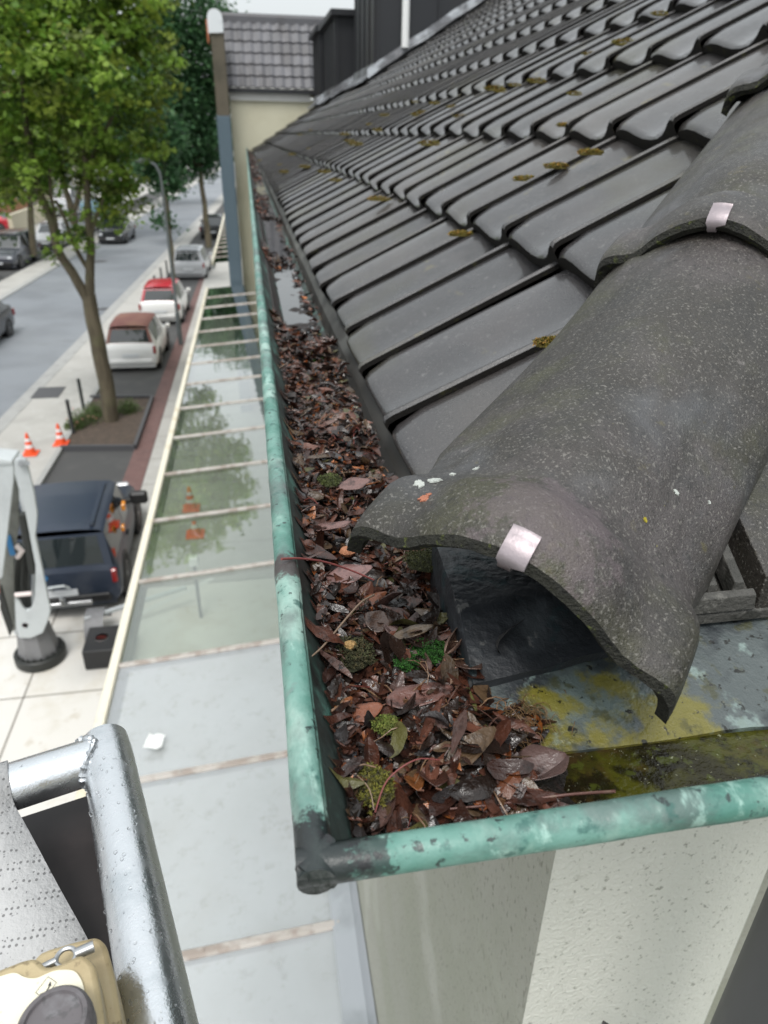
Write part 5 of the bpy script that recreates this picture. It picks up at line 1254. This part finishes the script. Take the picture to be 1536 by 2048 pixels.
b1 = [blob(x, y, r_, YT+dy, 1.0, 1.0) for x, y, r_, dy in ((30, 60, 80, -1), (130, 40, 85, 0), (230, 50, 70, 1), (60, 170, 75, 1), (160, 150, 80, -1.2), (250, 140, 75, .3), (300, 130, 48, 1), (30, 270, 70, 0), (110, 260, 70, 1.2), (200, 240, 75, -.5), (270, 230, 52, 1), (160, 330, 46, .8), (230, 330, 50, 0), (20, 360, 48, -.8), (75, 350, 36, .5), (255, 400, 42, 0), (225, 425, 28, .6), (285, 290, 38, .8), (-60, 120, 90, 0), (-60, 300, 80, .5), (115, 520, 14, 0), (90, 500, 12, 0), (140, 470, 26, -.3), (165, 440, 22, .2), (185, 555, 8, 0), (110, 430, 24, .2), (150, -50, 90, 0), (20, -50, 90, 0), (270, -30, 60, .6), (215, 380, 30, .3))]
L1 = [([T(224, 850), T(205, 740), T(190, 660), T(178, 590)], .20, .165),
      ([T(180, 610), T(150, 550), T(118, 505), T(98, 440), T(75, 360), T(58, 280), T(45, 150), T(40, 20)], .125, .04),
      ([T(180, 600), T(183, 520), T(178, 440), T(172, 360), T(165, 260), T(150, 120)], .115, .04),
      ([T(120, 510), T(112, 470), T(105, 420), T(100, 330)], .06, .03), ([T(178, 540), T(150, 490), T(128, 440), T(110, 400)], .06, .03),
      ([T(182, 470), T(195, 430), T(215, 380), T(245, 340)], .05, .02), ([T(75, 360), T(40, 330), T(10, 300)], .04, .02), ([T(172, 340), T(215, 250), T(260, 180)], .06, .02),
      ([T(165, 270), T(120, 180), T(100, 80)], .06, .02)]
tree('maple_tree', 'forked street tree with light green crown in the pit by the parked white car', T(224, 850)-Vector((0, 0, -H)), L1, b1, 23000, .130, lime+olive, spread=.13, cluster=22)
# dark tree behind the pier
Y2 = 52.0
def blobs2(lst, Y): return [blob(x, y, r_, Y+dy, .8) for x, y, r_, dy in lst]
T2 = lambda x, y: ony(x, y, Y2)
tree('maple_tree', 'dark green tree beyond the lamp post, right beside the pier', T2(418, 492)+Vector((0, 0, H)), [([T2(418, 494), T2(412, 440), T2(404, 370), T2(398, 300), T2(390, 160)], .22, .08), ([T2(402, 350), T2(370, 280), T2(340, 220)], .10, .04)],
     blobs2([(380, 40, 55, 0), (430, 30, 26, 1), (350, 110, 60, 0), (410, 120, 50, 0), (340, 200, 55, -1), (400, 210, 55, 1), (360, 285, 48, 0), (420, 285, 38, 0), (445, 200, 35, 2), (400, 330, 26, 0), (310, 260, 40, 0), (300, 330, 28, 0), (335, 350, 22, 0), (310, 60, 40, 1)], Y2), 22000, .24, deep, spread=.42)
Y3 = 37.0; T3 = lambda x, y: ony(x, y, Y3)
tree('young_tree', 'slender tree whose leafy shoots show along the lamp post', T3(350, 580)+Vector((0, 0, H)), [([T3(350, 582), T3(343, 500), T3(336, 420), T3(328, 330), T3(318, 240)], .10, .05)],
     blobs2([(332, 375, 20, 0), (326, 440, 13, 0), (345, 455, 8, 0), (300, 345, 22, 0), (350, 360, 16, 0), (310, 300, 36, 0), (290, 250, 40, 0), (340, 270, 30, 0)], Y3), 3600, .20, deep, spread=.28)
Y4 = 57.0; T4 = lambda x, y: ony(x, y, Y4)
tree('maple_tree', 'dark forked tree across the road behind the light green one', T4(143, 480)+Vector((0, 0, H)), [([T4(143, 482), T4(146, 440), T4(146, 425)], .36, .30), ([T4(146, 430), T4(132, 380), T4(122, 320), T4(110, 220)], .24, .10), ([T4(146, 430), T4(160, 380), T4(170, 320), T4(190, 220)], .18, .08)],
     blobs2([(120, 230, 75, 0), (200, 210, 70, 0), (150, 120, 80, 0), (60, 240, 60, 0), (230, 120, 60, 0), (160, 300, 50, 0), (90, 310, 42, 0), (240, 320, 32, 0), (60, 100, 80, 0), (205, 360, 22, 0)], Y4), 12000, .30, deep+lime[:1], spread=.5)
Y5 = 46.0; T5 = lambda x, y: ony(x, y, Y5)
tree('maple_tree', 'leafy tree at the far left by the brick building', T5(66, 500)+Vector((0, 0, H)), [([T5(66, 510), T5(62, 440), T5(58, 380), T5(45, 300)], .2, .1)],
     blobs2([(20, 330, 55, 0), (60, 300, 50, 0), (0, 240, 70, 0), (10, 380, 26, 0), (75, 370, 28, 0), (-40, 360, 50, 0)], Y5), 5000, .26, lime, spread=.4)
Y6 = 85.0; T6 = lambda x, y: ony(x, y, Y6)
tree('maple_tree', 'tree crowns far down the street above the road', T6(330, 400)+Vector((0, 0, H)), [([T6(330, 402), T6(326, 360), T6(322, 300)], .25, .12)],
     blobs2([(290, 250, 60, 0), (340, 240, 50, 0), (260, 320, 30, 0), (300, 320, 24, 0), (240, 240, 60, 0), (400, 250, 45, 0), (440, 290, 26, 0), (350, 320, 20, 0)], Y6), 7000, .45, deep, spread=.8)

# flowering bushes in the pit
def bush(px, py, r_, lab, flowers):
    p_ = onz(px, py, -H+.06); t = empty('rose_bush', (p_.x, p_.y, .06), lab, 'bush', 'bushes in the tree pit')
    b_ = MB()
    for _ in range(22):
        a = random.uniform(0, 6.28); e = random.uniform(.3, 1.2); d = Vector((math.cos(a)*math.cos(e), math.sin(a)*math.cos(e), math.sin(e)))
        b_.tube([Vector((0, 0, 0)), d*r_*.5, d*r_+Vector((0, 0, -.04))], .006, 5)
    b_.build('stems', M['bark'], t, local=True)
    b_ = MB()
    for _ in range(900):
        d = Vector((random.gauss(0, 1), random.gauss(0, 1), abs(random.gauss(0, .8)))).normalized()*random.uniform(.35, 1.05)*r_*(1+.3*noise.noise(Vector((random.random()*3, 1, px))))
        m3 = rmat(.7); s_ = random.uniform(.03, .06); c = random.choice([(.10, .17, .05), (.16, .22, .08), (.07, .12, .03), (.2, .25, .12)])
        b_.add([d+m3 @ (Vector(v_)*s_) for v_ in ((0, -.5, 0), (.35, 0, .05), (0, .6, 0), (-.35, 0, .05))], [(0, 1, 2, 3)], 0, c)
    b_.build('leaves', M['foliage'], t, colors=True, local=True)
    if flowers:
        b_ = MB()
        for _ in range(flowers):
            a = random.uniform(0, 6.28); d = Vector((math.cos(a)*.8, math.sin(a)*.8, random.uniform(.3, .9)))*r_
            for _ in range(9):
                m3 = rmat(.8); b_.add([d+m3 @ (Vector(v_)*.05) for v_ in ((0, -.5, 0), (.5, 0, .2), (0, .5, 0), (-.5, 0, .2))], [(0, 1, 2, 3)], 0, (.75, .45, .38))
        b_.build('blossoms', M['foliage'], t, colors=True, local=True)
bush(170, 845, .42, 'larger rose bush with pale pink blooms left of the tree trunk', 7); bush(190, 830, .34, 'low rose bush right against the tree trunk', 2); bush(255, 822, .36, 'green bush without blooms right of the trunk', 0); bush(150, 855, .26, 'pale pink rose bush beside the nearest bollard', 4)

# ---------------------------------------------------------------- houses across the road
def block(x, y0, y1, h_, m_, lab, roofm=None):
    t = empty('town_house', (x, (y0+y1)/2, 0), lab, 'house', 'houses across the road')
    L_ = y1-y0; D = 9
    b_ = MB(); b_.box((-D, -L_/2, 0), (0, L_/2, h_)); b_.build('wall', m_, t, local=True)
    b_ = MB(); b_.add([(-D-.4, -L_/2-.1, h_), (.4, -L_/2-.1, h_), (-D/2, -L_/2-.1, h_+3.4), (-D-.4, L_/2+.1, h_), (.4, L_/2+.1, h_), (-D/2, L_/2+.1, h_+3.4)], [(0, 1, 2), (3, 5, 4), (0, 2, 5, 3), (1, 4, 5, 2), (0, 3, 4, 1)]); b_.build('roof', roofm or M['roof_red'], t, local=True)
    for fl in range(int(h_/2.9)):
        for k in range(int(L_/2.4)):
            yk = -L_/2+1.4+k*2.4; b_ = MB(); b_.box((.0, yk-.62, .85+fl*2.9), (.05, yk+.62, 2.45+fl*2.9)); w_ = b_.build('window', M['white_paint'], t, local=True)
            b_ = MB(); b_.box((.045, yk-.52, .95+fl*2.9), (.056, yk-.04, 2.35+fl*2.9)); b_.box((.045, yk+.04, .95+fl*2.9), (.056, yk+.52, 2.35+fl*2.9)); g_ = b_.build('pane', M['pane'], None, local=True); g_.parent = w_
    return t
block(-24.5, 44, 62, 6.2, M['house_brick'], 'red brick house at the far left edge behind the trees')
block(-22.0, 64, 84, 8.8, M['house_orange'], 'apricot house glimpsed through the crown of the nearest tree')
block(-20.5, 88, 110, 8.8, M['house_cream'], 'cream house behind the trees down the street')
block(-17.5, 114, 140, 9.0, M['house_white'], 'pale house far down the street')
block(-28.0, 18, 42, 6.0, M['house_cream'], 'cream house to the left behind the slate blue car')
# low sandstone wall between the parked cars and the houses
b_ = MB(); b_.box((-17.6, 60, 0), (-17.3, 96, 1.3)); tag(b_.build('garden_wall', M['house_cream'], None, local=True), 'cream garden wall behind the parked vans', 'wall')
for o in bpy.data.objects:
    if '_w' in o: del o['_w']
